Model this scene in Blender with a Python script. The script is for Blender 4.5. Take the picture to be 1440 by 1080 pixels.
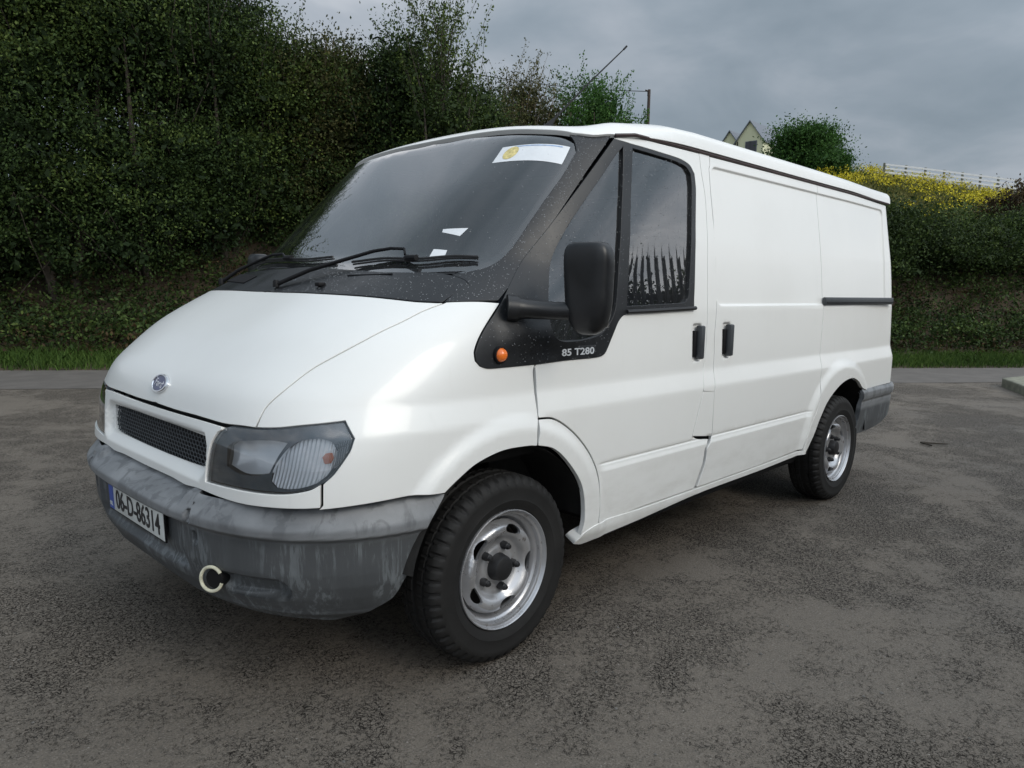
import bpy, bmesh, math, random
import numpy as np
from mathutils import Vector, Matrix
from mathutils.geometry import delaunay_2d_cdt
random.seed(7); RNG = np.random.default_rng(7)
for o in list(bpy.data.objects): bpy.data.objects.remove(o)
SC = bpy.context.scene; COL = SC.collection
# ---------------- camera ----------------
CAM = np.array([-1.735, -2.662, 1.285]); YAW, PITCH, ROLL = 0.77266, -0.13036, 0.01883
cd = bpy.data.cameras.new('camera'); co = bpy.data.objects.new('camera', cd); COL.objects.link(co)
fw = Vector((math.cos(PITCH)*math.cos(YAW), math.cos(PITCH)*math.sin(YAW), math.sin(PITCH)))
rt = fw.cross(Vector((0, 0, 1))).normalized(); up = rt.cross(fw)
r2 = rt*math.cos(ROLL)+up*math.sin(ROLL); u2 = -rt*math.sin(ROLL)+up*math.cos(ROLL)
M = Matrix((r2, u2, -fw)).transposed().to_4x4(); M.translation = Vector(CAM); co.matrix_world = M
cd.sensor_width = 36; cd.lens = 36*1041.16/1440; cd.clip_start = .05; cd.clip_end = 2000
SC.camera = co
# ---------------- light ----------------
SUN_DIR = Vector((.06, -.84, .54)).normalized()
SUN_EL = math.asin(SUN_DIR.z); SUN_AZ = math.atan2(SUN_DIR.x, SUN_DIR.y)
sl = bpy.data.lights.new('sun', 'SUN'); so = bpy.data.objects.new('sun', sl); COL.objects.link(so)
sl.energy = 1.25; sl.angle = math.radians(30); sl.color = (1, .93, .82)
so.rotation_euler = SUN_DIR.to_track_quat('Z', 'Y').to_euler()
w = bpy.data.worlds.new('World'); SC.world = w; w.use_nodes = True
nt = w.node_tree; nt.nodes.clear()
def N(t, **k):
    n = nt.nodes.new(t)
    for a, b in k.items(): setattr(n, a, b)
    return n
def LK(a, b): nt.links.new(a, b)
def MATH(op, a, b=None, c=None, clamp=False):
    n = N('ShaderNodeMath', operation=op, use_clamp=clamp)
    for i, v in enumerate((a, b, c)):
        if v is None: continue
        if isinstance(v, (int, float)): n.inputs[i].default_value = v
        else: LK(v, n.inputs[i])
    return n.outputs[0]
def NOISE(vec, scale, detail=4, rough=.55, dist=0, dim='3D'):
    n = N('ShaderNodeTexNoise'); n.inputs['Scale'].default_value = scale; n.inputs['Detail'].default_value = detail
    n.inputs['Roughness'].default_value = rough; n.inputs['Distortion'].default_value = dist
    if vec is not None: LK(vec, n.inputs['Vector'])
    return n.outputs['Fac']
def RAMP(fac, stops, interp='LINEAR'):
    n = N('ShaderNodeValToRGB'); LK(fac, n.inputs[0]); cr = n.color_ramp; cr.interpolation = interp
    while len(cr.elements) < len(stops): cr.elements.new(.5)
    for e, (p_, c_) in zip(cr.elements, stops):
        e.position = p_
        if isinstance(c_, (int, float)): c_ = (c_, c_, c_)
        e.color = (*c_, 1)
    return n.outputs[0]
def MIX(fac, a, b, blend='MIX'):
    n = N('ShaderNodeMix', data_type='RGBA', blend_type=blend)
    for i, v in ((0, fac), (6, a), (7, b)):
        if isinstance(v, (int, float)): n.inputs[i].default_value = v if i == 0 else (v, v, v, 1)
        elif isinstance(v, tuple): n.inputs[i].default_value = (*v, 1)
        else: LK(v, n.inputs[i])
    return n.outputs[2]
def MAPR(v, a, b, c=0., d=1.):
    n = N('ShaderNodeMapRange'); LK(v, n.inputs[0])
    for i, q in enumerate((a, b, c, d)): n.inputs[i+1].default_value = q
    n.interpolation_type = 'SMOOTHSTEP'
    return n.outputs[0]
def MAPV(vec, scale=(1, 1, 1), rot=(0, 0, 0), loc=(0, 0, 0)):
    n = N('ShaderNodeMapping'); LK(vec, n.inputs[0]); n.inputs['Scale'].default_value = scale
    n.inputs['Rotation'].default_value = rot; n.inputs['Location'].default_value = loc
    return n.outputs[0]
tc = N('ShaderNodeTexCoord'); gen = tc.outputs['Generated']
sky = N('ShaderNodeTexSky'); sky.sky_type = 'NISHITA'; sky.sun_disc = False; sky.sun_elevation = SUN_EL; sky.sun_rotation = SUN_AZ
sep = N('ShaderNodeSeparateXYZ'); LK(gen, sep.inputs[0])
zc = MATH('MAXIMUM', sep.outputs[2], 0.0)
# cloud layer projected on a flat deck overhead
den = MATH('ADD', zc, .22)
cmb = N('ShaderNodeCombineXYZ'); LK(MATH('DIVIDE', sep.outputs[0], den), cmb.inputs[0]); LK(MATH('DIVIDE', sep.outputs[1], den), cmb.inputs[1])
deck = MAPV(cmb.outputs[0], (1, 1, 1), (0, 0, .5), (8.2, 4.1, 0))
n1 = NOISE(deck, .55, 5, .5, .5); n2 = NOISE(deck, 2.1, 5, .55, .4)
nn = MATH('ADD', MATH('MULTIPLY', n1, .72), MATH('MULTIPLY', n2, .28))
cloud = RAMP(nn, [(.34, (1.75, 2.2, 2.6)), (.44, (2.5, 2.95, 3.4)), (.53, (3.6, 3.95, 4.4)), (.61, (6.2, 6.35, 6.6))])
# overcast deck: brighter towards the zenith and where the sun sits behind it
bright = MAPR(zc, .12, 1.0, 1.0, 1.9)
dn = N('ShaderNodeVectorMath', operation='DOT_PRODUCT'); LK(gen, dn.inputs[0]); dn.inputs[1].default_value = tuple(SUN_DIR)
lobe = MAPR(dn.outputs['Value'], -.1, 1.0, 0, 1.9)
tot = MATH('ADD', bright, lobe)
cl = N('ShaderNodeVectorMath', operation='SCALE'); LK(cloud, cl.inputs[0]); LK(tot, cl.inputs['Scale'])
mixs = MIX(.94, sky.outputs[0], cl.outputs[0])
bg = N('ShaderNodeBackground'); LK(mixs, bg.inputs[0]); bg.inputs[1].default_value = .10
LK(bg.outputs[0], N('ShaderNodeOutputWorld').inputs[0])
SC.view_settings.view_transform = 'Standard'; SC.view_settings.look = 'None'
SC.view_settings.exposure = .15; SC.view_settings.gamma = 1; SC.view_settings.use_curve_mapping = False
SC.render.engine = 'CYCLES'
try: SC.cycles.transparent_max_bounces = 16; SC.cycles.max_bounces = 8
except Exception: pass

# ---------------- materials ----------------
MATS = {}
def newmat(name):
    global nt
    m = bpy.data.materials.new(name); m.use_nodes = True; nt = m.node_tree; nt.nodes.clear(); MATS[name] = m
    out = N('ShaderNodeOutputMaterial'); p = N('ShaderNodeBsdfPrincipled'); LK(p.outputs[0], out.inputs[0])
    return m, p, out
def setp(p, **k):
    for a, b in k.items():
        a = {'col': 'Base Color', 'rough': 'Roughness', 'metal': 'Metallic', 'coat': 'Coat Weight', 'coatr': 'Coat Roughness', 'spec': 'Specular IOR Level', 'alpha': 'Alpha', 'nrm': 'Normal', 'emit': 'Emission Color'}[a]
        if isinstance(b, tuple): p.inputs[a].default_value = (*b, 1)
        elif isinstance(b, (int, float)): p.inputs[a].default_value = b
        else: LK(b, p.inputs[a])
def BUMP(h, strength=.3, dist=.01):
    n = N('ShaderNodeBump'); LK(h, n.inputs['Height']); n.inputs['Strength'].default_value = strength; n.inputs['Distance'].default_value = dist
    return n.outputs[0]
def OBJ(): return N('ShaderNodeTexCoord').outputs['Object']
def simple(name, col, rough=.5, metal=0., var=.15, scale=20, bump=0., bs=200, **k):
    m, p, o = newmat(name); c = OBJ(); n = NOISE(c, scale, 4)
    lo = tuple(v*(1-var) for v in col); hi = tuple(min(1, v*(1+var)) for v in col)
    setp(p, col=RAMP(n, [(.3, lo), (.7, hi)]), rough=rough, metal=metal, **k)
    if bump: setp(p, nrm=BUMP(NOISE(c, bs, 3), bump, .002))
    return m
# white van paint: thin film of road dust low down, faint orange peel
m, p, o = newmat('white_paint'); c = OBJ(); sp = N('ShaderNodeSeparateXYZ'); LK(c, sp.inputs[0])
dust = MATH('MULTIPLY', MAPR(sp.outputs[2], .75, .3, 0, 1), MAPR(NOISE(MAPV(c, (1, 1, 3)), 5, 6, .65), .35, .75))
gm = N('ShaderNodeNewGeometry'); gs = N('ShaderNodeSeparateXYZ'); LK(gm.outputs['Normal'], gs.inputs[0])
drip = MATH('MULTIPLY', MATH('MULTIPLY', MAPR(MATH('ABSOLUTE', gs.outputs[2]), .3, .5, 1, 0), MAPR(NOISE(MAPV(c, (38, 38, 1.3)), 1, 3, .6), .60, .80)), .06)
fine = MATH('MULTIPLY', MAPR(NOISE(c, 2.6, 5, .6), .4, .8), .07)
d_ = MATH('ADD', MATH('MULTIPLY', dust, .34), MATH('ADD', drip, fine), clamp=True)
setp(p, col=MIX(d_, (.79, .79, .765), (.44, .42, .37)), rough=.33, coat=.32, coatr=.06)
# grained black plastic (scuttle, pillar trims)
m, p, o = newmat('black_plastic'); c = OBJ()
n = NOISE(c, 7, 5, .6); gr = NOISE(c, 420, 2); v = N('ShaderNodeTexVoronoi'); LK(c, v.inputs['Vector']); v.inputs['Scale'].default_value = 120
dr = MAPR(v.outputs['Distance'], .0, .22, 1, 0); drm = MATH('MULTIPLY', dr, MAPR(NOISE(c, 9, 2), .5, .62))
setp(p, col=RAMP(n, [(.3, (.008, .0085, .0095)), (.7, (.017, .018, .020))]), rough=MATH('SUBTRACT', MAPR(n, .3, .7, .30, .44), MATH('MULTIPLY', drm, .25)), spec=.42)
setp(p, nrm=BUMP(MATH('ADD', MATH('MULTIPLY', gr, .25), drm), .35, .0022))
# weathered grey bumper plastic, dirt runs
m, p, o = newmat('bumper_plastic'); c = OBJ(); sp = N('ShaderNodeSeparateXYZ'); LK(c, sp.inputs[0])
cl_ = NOISE(c, 4.5, 5, .6, .6); runs = NOISE(MAPV(c, (38, 38, 2.6)), 1, 6, .72, .8); runs2 = NOISE(MAPV(c, (70, 70, 7)), 1, 4, .7)
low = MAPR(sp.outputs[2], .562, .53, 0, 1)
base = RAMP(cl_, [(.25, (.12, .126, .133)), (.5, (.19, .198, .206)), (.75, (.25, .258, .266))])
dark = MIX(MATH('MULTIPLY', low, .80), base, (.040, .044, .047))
run = MATH('MULTIPLY', low, MAPR(MATH('ADD', MATH('MULTIPLY', runs, .6), MATH('MULTIPLY', runs2, .4)), .485, .56))
runp = MATH('MULTIPLY', run, MAPR(NOISE(c, 5, 3), .4, .6, .05, 1))
colr = MIX(MATH('MULTIPLY', runp, .85), dark, (.155, .17, .178))
shelf = MATH('MULTIPLY', MAPR(sp.outputs[2], .55, .60), MAPR(NOISE(MAPV(c, (14, 14, 3), (0, 0, .6)), 1, 4, .6, 1), .5, .62))
colr = MIX(MATH('MULTIPLY', shelf, .5), colr, (.06, .063, .068))
setp(p, col=colr, rough=.5, nrm=BUMP(MATH('ADD', NOISE(c, 300, 2), runs), .25, .0012))
simple('dark_grey_plastic', (.045, .05, .055), .45, bump=.2)
simple('matte_black', (.006, .006, .007), .6, spec=.25)
simple('under_body', (.012, .011, .010), .9, var=.4)
simple('gutter_brown', (.040, .024, .022), .6, var=.3)
simple('rubber_seal', (.010, .010, .011), .5)
simple('interior_grey', (.06, .062, .068), .7)
simple('seat_cloth', (.035, .04, .06), .9, bump=.3)
simple('bulkhead_grey', (.12, .125, .13), .6)
simple('chrome', (.75, .76, .78), .12, metal=1, var=.03)
simple('badge_blue', (.012, .022, .11), .25, coat=.6)
simple('silver_print', (.50, .52, .54), .4)
simple('plate_white', (.66, .68, .66), .3, var=.06, scale=15)
simple('plate_blue', (.02, .07, .36), .3)
simple('print_black', (.012, .012, .016), .4)
simple('paper_white', (.72, .74, .76), .6, var=.06)
simple('seal_yellow', (.62, .52, .22), .6, var=.35, scale=60)
simple('paper_blue', (.30, .42, .62), .6, var=.3, scale=60)
simple('amber_dull', (.40, .10, .03), .3)
simple('amber_lens', (.78, .17, .02), .25, coat=.5)
simple('tow_ring', (.62, .60, .46), .45, var=.3, scale=30)
simple('hub_black', (.012, .012, .013), .55, bump=.2)
simple('brake_metal', (.05, .045, .04), .7, metal=.5, var=.5)
simple('rust', (.11, .05, .035), .8, var=.4)
# tyre
m, p, o = newmat('tyre_rubber'); c = OBJ(); n = NOISE(c, 6, 5, .6)
setp(p, col=RAMP(n, [(.3, (.009, .0088, .0085)), (.75, (.020, .019, .018))]), rough=.7, spec=.35, nrm=BUMP(NOISE(c, 60, 4), .2, .002))
# silver steel wheel
m, p, o = newmat('wheel_steel'); c = OBJ(); n = NOISE(c, 5, 5, .6); g = MAPR(NOISE(c, 34, 5, .7), .60, .70)
setp(p, col=MIX(MATH('MULTIPLY', g, .75), RAMP(n, [(.3, (.42, .42, .43)), (.7, (.62, .62, .63))]), (.13, .10, .08)), rough=MAPR(n, .3, .7, .24, .42), metal=.7)
# glass: thin sheet, fresnel reflection over tinted transmission
def glass(name, tint, rough=0.0, drops=True, frost=0):
    m, p, o = newmat(name); nt.nodes.remove(p); c = OBJ()
    fr = N('ShaderNodeFresnel'); fr.inputs[0].default_value = 1.52
    t = N('ShaderNodeBsdfTransparent'); t.inputs[0].default_value = (*tint, 1)
    g_ = N('ShaderNodeBsdfGlossy'); g_.inputs['Roughness'].default_value = rough; g_.inputs[0].default_value = (1, 1, 1, 1)
    wav = MATH('MULTIPLY', NOISE(c, 3, 2), .3); h = wav
    if drops:
        v = N('ShaderNodeTexVoronoi'); LK(c, v.inputs['Vector']); v.inputs['Scale'].default_value = 75; v.inputs['Randomness'].default_value = 1
        msk = MAPR(NOISE(c, 22, 2), .60, .66); dd = MATH('MULTIPLY', MAPR(v.outputs['Distance'], .03, .17, 1, 0), msk)
        h = MATH('ADD', wav, MATH('MULTIPLY', dd, 1.0))
    b = BUMP(h, .12, .004); LK(b, g_.inputs['Normal'])
    mx = N('ShaderNodeMixShader'); LK(MATH('MULTIPLY', fr.outputs[0], 2.0, clamp=True), mx.inputs[0]); LK(t.outputs[0], mx.inputs[1]); LK(g_.outputs[0], mx.inputs[2])
    last = mx.outputs[0]
    if drops:
        df = N('ShaderNodeBsdfDiffuse'); df.inputs[0].default_value = (.55, .57, .6, 1)
        m2 = N('ShaderNodeMixShader'); LK(MATH('ADD', MATH('MULTIPLY', dd, .10), MATH('MULTIPLY', MAPR(NOISE(c, 1.6, 5, .6), .3, .8), .05)), m2.inputs[0]); LK(last, m2.inputs[1]); LK(df.outputs[0], m2.inputs[2]); last = m2.outputs[0]
    LK(last, o.inputs[0]); return m
glass('window_glass', (.50, .54, .55)); glass('lamp_glass', (.93, .95, .97), .02, drops=False)
m, p, o = newmat('lamp_reflector'); setp(p, col=(.86, .88, .9), metal=.35, rough=.12, nrm=BUMP(NOISE(OBJ(), 6, 1), .1, .01))
m, p, o = newmat('ribbed_reflector'); c = OBJ(); wv = N('ShaderNodeTexWave'); wv.wave_type = 'BANDS'; wv.bands_direction = 'Y'
LK(MAPV(c, (1, 1, 1)), wv.inputs[0]); wv.inputs['Scale'].default_value = 34; wv.inputs['Distortion'].default_value = .1
setp(p, col=(.80, .82, .84), metal=.35, rough=.22, nrm=BUMP(wv.outputs['Fac'], .8, .003))
simple('lamp_housing', (.075, .095, .11), .3)
# asphalt
m, p, o = newmat('asphalt'); c = OBJ()
big = NOISE(c, .16, 4, .55); mid = NOISE(c, 1.1, 6, .62, .3); sm = NOISE(c, 38, 5, .7); gran = NOISE(c, 150, 4, .7)
vo = N('ShaderNodeTexVoronoi'); LK(c, vo.inputs['Vector']); vo.inputs['Scale'].default_value = 78; vo.feature = 'DISTANCE_TO_EDGE'
vr = N('ShaderNodeTexVoronoi'); LK(c, vr.inputs['Vector']); vr.inputs['Scale'].default_value = 78
vc = N('ShaderNodeSeparateColor'); LK(vr.outputs['Color'], vc.inputs[0])
msk = MATH('ADD', MATH('ADD', MATH('MULTIPLY', NOISE(c, .9, 4, .6, .5), .50), MATH('MULTIPLY', NOISE(c, 6, 3, .6), .28)), MATH('MULTIPLY', NOISE(c, 34, 3, .6), .22))
patch = MAPR(msk, .478, .545); half = MAPR(msk, .435, .49)
v3 = N('ShaderNodeTexVoronoi'); LK(c, v3.inputs['Vector']); v3.inputs['Scale'].default_value = 150; v3.feature = 'DISTANCE_TO_EDGE'
brk = MAPR(NOISE(c, 90, 3, .6), .42, .54)
crev = MATH('MULTIPLY', MATH('MULTIPLY', MAPR(vo.outputs['Distance'], .03, .13, 1, 0), patch), brk)
thin = MATH('MULTIPLY', MATH('MULTIPLY', MAPR(v3.outputs['Distance'], .02, .10, 1, 0), half), MAPR(NOISE(c, 60, 3, .6), .47, .56))
base = RAMP(MATH('ADD', MATH('MULTIPLY', big, .5), MATH('MULTIPLY', mid, .5)), [(.30, (.118, .099, .079)), (.5, (.160, .136, .109)), (.70, (.202, .172, .139))])
base = MIX(MAPR(sm, .40, .66, 0, .30), base, (.055, .050, .046))
base = MIX(MAPR(gran, .54, .66, 0, .55), base, (.31, .275, .235))
base = MIX(MAPR(gran, .46, .36, 0, .6), base, (.032, .029, .027))
stone = MIX(vc.outputs[0], (.11, .094, .078), (.22, .19, .158))
base = MIX(MATH('MULTIPLY', patch, .45), base, stone)
base = MIX(MATH('MAXIMUM', MATH('MULTIPLY', crev, .92), MATH('MULTIPLY', thin, .75)), base, (.012, .011, .010))
speck = MATH('MULTIPLY', MATH('GREATER_THAN', vc.outputs[1], .975), MAPR(vr.outputs['Distance'], .26, .18))
base = MIX(MATH('MULTIPLY', speck, .55), base, (.38, .35, .31))
oil = MATH('MULTIPLY', MAPR(NOISE(c, 3.1, 5, .7), .68, .73), .6); base = MIX(oil, base, (.022, .020, .019))
hgt = MATH('SUBTRACT', MATH('ADD', MATH('MULTIPLY', gran, .6), MATH('MULTIPLY', sm, .4)), MATH('ADD', crev, MATH('MULTIPLY', thin, .6)))
setp(p, col=base, rough=MAPR(mid, .3, .7, .60, .82), nrm=BUMP(hgt, .8, .006), spec=MAPR(MATH('MAXIMUM', crev, thin), 0, 1, .35, .05))
simple('road_asphalt', (.125, .112, .100), .78, var=.18, scale=3, bump=.6, bs=120)
simple('road_asphalt_far', (.075, .072, .071), .8, var=.18, scale=3, bump=.6, bs=120)
simple('soil', (.055, .040, .024), .95, var=.5, scale=6, bump=.8, bs=30)
m, p, o = newmat('hill_grass'); c = OBJ(); n = NOISE(c, 1.3, 6, .7)
setp(p, col=RAMP(n, [(.3, (.045, .065, .018)), (.5, (.085, .10, .03)), (.7, (.15, .13, .055))]), rough=.9, nrm=BUMP(NOISE(c, 12, 5, .7), 1, .1))
simple('concrete', (.22, .22, .17), .9, var=.3, scale=9, bump=.5, bs=90)
simple('bark', (.055, .045, .034), .9, var=.4, scale=14, bump=.6, bs=60)
simple('dry_twig', (.13, .10, .065), .9, var=.3)
simple('pole_wood', (.05, .036, .03), .85)
simple('wire_black', (.03, .03, .035), .6)
simple('fence_paint', (.62, .63, .64), .6, var=.06)
simple('house_render', (.60, .60, .42), .9, var=.06, scale=.6)
simple('house_slate', (.14, .155, .18), .6, var=.12)
simple('house_window', (.03, .035, .045), .15)
simple('galvanised', (.12, .125, .13), .5, metal=.5)
def leafmat(name, stops, trans=.25):
    m, p, o = newmat(name); a = N('ShaderNodeAttribute'); a.attribute_name = 'tone'; a.attribute_type = 'GEOMETRY'
    col = RAMP(a.outputs['Fac'], stops); setp(p, col=col, rough=.62, spec=.16)
    t = N('ShaderNodeBsdfTranslucent'); LK(col, t.inputs[0]); mx = N('ShaderNodeMixShader'); mx.inputs[0].default_value = trans
    LK(p.outputs[0], mx.inputs[1]); LK(t.outputs[0], mx.inputs[2]); LK(mx.outputs[0], o.inputs[0]); return m
leafmat('leaf_dark', [(0, (.010, .019, .008)), (.45, (.036, .062, .018)), (.8, (.072, .112, .028)), (1, (.110, .150, .038))])
leafmat('leaf_mid', [(0, (.016, .028, .010)), (.5, (.050, .080, .020)), (1, (.125, .165, .035))])
leafmat('leaf_bright', [(0, (.025, .06, .016)), (.5, (.055, .13, .028)), (1, (.10, .20, .045))])
leafmat('leaf_olive', [(0, (.020, .026, .010)), (.5, (.060, .066, .022)), (1, (.120, .110, .040))])
leafmat('leaf_brown', [(0, (.020, .016, .009)), (.5, (.055, .040, .020)), (1, (.11, .075, .035))])
leafmat('grass_green', [(0, (.025, .050, .012)), (.5, (.055, .105, .022)), (1, (.12, .19, .04))])
leafmat('ragwort_yellow', [(0, (.34, .29, .02)), (1, (.70, .60, .04))], .1)
leafmat('dry_grass', [(0, (.08, .095, .025)), (.5, (.17, .17, .05)), (1, (.28, .25, .10))])

# ---------------- object helpers ----------------
def tag(o, label=None, cat=None, group=None, kind=None):
    if label: o['label'] = label
    if cat: o['category'] = cat
    if group: o['group'] = group
    if kind: o['kind'] = kind
    return o
def empty(name, loc=(0, 0, 0)):
    o = bpy.data.objects.new(name, None); COL.objects.link(o); o.location = loc; o.empty_display_size = .2; return o
def link(name, me, parent=None, mat=None, loc=None):
    o = bpy.data.objects.new(name, me); COL.objects.link(o)
    if mat and not me.materials: me.materials.append(MATS[mat])
    if parent: o.parent = parent
    if loc is not None: o.location = loc
    return o
def fast_mesh(name, V, Q, tone=None, smooth=False):
    """V (n,3), Q (m,k) equal-size faces"""
    me = bpy.data.meshes.new(name); V = np.asarray(V, np.float32); Q = np.asarray(Q, np.int32); k = Q.shape[1]
    me.vertices.add(len(V)); me.vertices.foreach_set('co', V.ravel())
    me.loops.add(Q.size); me.loops.foreach_set('vertex_index', Q.ravel())
    me.polygons.add(len(Q)); me.polygons.foreach_set('loop_start', np.arange(0, Q.size, k, dtype=np.int32))
    try: me.polygons.foreach_set('loop_total', np.full(len(Q), k, np.int32))
    except Exception: pass
    if smooth: me.polygons.foreach_set('use_smooth', np.ones(len(Q), bool))
    if tone is not None:
        a = me.attributes.new('tone', 'FLOAT', 'POINT'); a.data.foreach_set('value', np.asarray(tone, np.float32))
    me.update(calc_edges=True); me.validate(); return me
class MB:
    def __init__(s): s.v = []; s.f = []
    def add(s, V, F_):
        b = len(s.v); s.v += [tuple(map(float, q)) for q in V]; s.f += [tuple(b+i for i in q) for q in F_]
    def box(s, c, d, rot=None):
        c = Vector(c); V = []
        for i in (-1, 1):
            for j in (-1, 1):
                for k in (-1, 1):
                    q = Vector((i*d[0]/2, j*d[1]/2, k*d[2]/2))
                    if rot is not None: q = rot @ q
                    V.append(c+q)
        s.add(V, [(0, 1, 3, 2), (4, 6, 7, 5), (0, 4, 5, 1), (2, 3, 7, 6), (0, 2, 6, 4), (1, 5, 7, 3)])
    def tube(s, pts, rad, n=8, cap=True):
        pts = [Vector(q) for q in pts]; m_ = len(pts); rad = rad if hasattr(rad, '__len__') else [rad]*m_
        V = []; prev = None
        for i, q in enumerate(pts):
            t = (pts[min(i+1, m_-1)]-pts[max(i-1, 0)]).normalized()
            a = prev if prev is not None else (Vector((0, 0, 1)) if abs(t.z) < .9 else Vector((1, 0, 0)))
            x = (a-t*a.dot(t)).normalized(); y = t.cross(x); prev = x
            for k in range(n):
                an = 2*math.pi*k/n; V.append(q+(x*math.cos(an)+y*math.sin(an))*rad[i])
        F_ = [(i*n+k, i*n+(k+1) % n, (i+1)*n+(k+1) % n, (i+1)*n+k) for i in range(m_-1) for k in range(n)]
        if cap: F_ += [tuple(range(n))[::-1], tuple((m_-1)*n+k for k in range(n))]
        s.add(V, F_)
    def lathe(s, prof, n=48, axis='y', c=(0, 0, 0), closed=False):
        """prof: (radius, along axis)"""
        V = []
        for r, h in prof:
            for k in range(n):
                a = 2*math.pi*k/n
                V.append((c[0]+r*math.cos(a), c[1]+h, c[2]+r*math.sin(a)) if axis == 'y' else (c[0]+r*math.cos(a), c[1]+r*math.sin(a), c[2]+h))
        m_ = len(prof); rng = range(m_ if closed else m_-1)
        s.add(V, [(i*n+k, ((i+1) % m_)*n+k, ((i+1) % m_)*n+(k+1) % n, i*n+(k+1) % n) for i in rng for k in range(n)])
    def build(s, name, mat, parent=None, smooth=True, bevel=0, angle=35, subsurf=0, loc=None):
        me = bpy.data.meshes.new(name); me.from_pydata(s.v, [], s.f); me.update()
        bm = bmesh.new(); bm.from_mesh(me); bmesh.ops.remove_doubles(bm, verts=bm.verts, dist=1e-5)
        bmesh.ops.recalc_face_normals(bm, faces=bm.faces)
        if bevel: bmesh.ops.bevel(bm, geom=[e for e in bm.edges if len(e.link_faces) == 2 and e.calc_face_angle(0) > .6], offset=bevel, segments=2, profile=.5, affect='EDGES')
        bm.to_mesh(me); bm.free()
        o = link(name, me, parent, mat, loc)
        if smooth:
            me.polygons.foreach_set('use_smooth', [True]*len(me.polygons))
            if not subsurf:
                try: me.set_sharp_from_angle(angle=math.radians(angle))
                except Exception: pass
        if subsurf:
            md = o.modifiers.new('sub', 'SUBSURF'); md.levels = md.render_levels = subsurf
        return o
# ---- van body surface: horizontal slices, super-elliptic in plan ----
def _table(pts, sig, lo=0.0, hi=2.4, n=2401):
    z = np.linspace(lo, hi, n)
    a = np.array(pts, float)
    v = np.interp(z, a[:, 0], a[:, 1])
    h = z[1]-z[0]; k = int(4*sig/h)+1
    g = np.exp(-0.5*(np.arange(-k, k+1)*h/sig)**2); g /= g.sum()
    vp = np.concatenate([np.full(k, v[0]), v, np.full(k, v[-1])])
    return z, np.convolve(vp, g, 'valid')
def _f(tab, z): return np.interp(z, tab[0], tab[1])
# centre-line nose profile: height -> x (van front faces -x, front axle at x=0)
NOSE = _table([(0, -.78), (.30, -.80), (.60, -.815), (.66, -.812), (.80, -.80), (.845, -.787), (.90, -.770), (.95, -.75), (1.00, -.70), (1.06,-.64), (1.12, -.575), (1.18, -.48),
               (1.25, -.36), (1.37, -.125), (1.66, .18), (1.90, .44), (1.955, .52), (2.4, 1.4)], .022)
LEN = _table([(0, .80), (.70, .80), (.9, .90), (1.25, 1.02), (1.9, .95), (2.4, .95)], .05)
POW = _table([(0, 4.5), (.8, 4.5), (1.0, 4.3), (1.3, 3.4), (1.9, 4.8), (2.4, 4.8)], .05)
SIDE = _table([(0, .93), (.30, .945), (.36, .962), (.60, .973), (.845, .9745), (.853, .9735), (.925, .9525), (.935, .951), (1.0, .949), (1.20, .941), (1.26, .935), (1.5, .913),
               (1.86, .868), (1.90, .862), (2.4, .80)], .005)
def sstep(a, b, x):
    t = np.clip((x-a)/(b-a), 0, 1); return t*t*(3-2*t)
def rrect(x, z, x0, x1, z0, z1, r):
    cx, cz = (x0+x1)/2, (z0+z1)/2
    dx = np.abs(x-cx)-(x1-x0)/2+r; dz = np.abs(z-cz)-(z1-z0)/2+r
    return np.minimum(np.maximum(dx, dz), 0)+np.hypot(np.maximum(dx, 0), np.maximum(dz, 0))-r
def arch(x, z, cx, cz, r0, r1, amt):
    r = np.hypot(x-cx, z-cz)
    return amt*(1-sstep(r0, r1, r))*sstep(.0, .12, z-.26)
def width(x, z):
    w = _f(SIDE, z)
    # flared wheel arches
    w = w+arch(x, z, 0, .32, .485, .550, .020)+arch(x, z, 2.88, .30, .53, .595, .020)
    # lower door crease with step below it
    g = sstep(.47, .53, x)*(1-sstep(2.36, 2.46, x))
    w = w+g*(.007*(1-sstep(.585, .607, z))-.006*np.exp(-((z-.617)/.005)**2))
    # recessed upper load panels
    d = rrect(x, z, 1.374, 3.70, 1.213, 1.852, .045)
    w = w-.010*(1-sstep(-.013, .0, d))
    # handle cups
    for hx in (1.205, 1.470):
        d = rrect(x, z, hx-.042, hx+.042, 1.053-.088, 1.053+.088, .02)
        w = w-.016*(1-sstep(-.014, .002, d))
    # slight taper to the tail
    w = w-.018*sstep(3.0, 3.9, x)**1.0
    return w
def zroof(x, y):
    z = 2.006-.015*np.clip((1.3-x)/.4, 0, 1)-(.032+.054*np.clip((1.1-x)/.5, 0, 1))*(y/.85)**2
    # raised shoulder swage along each roof edge, shallow between
    z = z+.016*np.exp(-((np.abs(y)-.74)/.06)**2)*sstep(.62, .80, x)
    z = z-.012*sstep(2.5, 3.9, x)
    z = z-.045*np.clip((1.05-x)/.6, 0, 2)**2
    return z
def smax(a, b, k):
    h = np.maximum(k-np.abs(a-b), 0); return np.maximum(a, b)+h*h/(4*k)
def F(x, y, z):
    ay = np.abs(y); W = width(x, z)
    L = _f(LEN, z); n = _f(POW, z); xc = _f(NOSE, z)+L
    u = np.maximum(xc-x, 0)/L
    q = ((ay/W)**n+u**n+1e-12)**(1/n)
    s = (q-1)*W
    s = smax(s, z-zroof(x, y), .045)
    s = smax(s, x-3.905+.06*sstep(1.35, 1.95, z), .10)
    return s
def grad(P, G=None):
    G = G or F
    e = 1e-3; x, y, z = P.T
    g = np.stack([G(x+e, y, z)-G(x-e, y, z), G(x, y+e, z)-G(x, y-e, z), G(x, y, z+e)-G(x, y, z-e)], -1)
    return g/np.linalg.norm(g, axis=1)[:, None]
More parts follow.
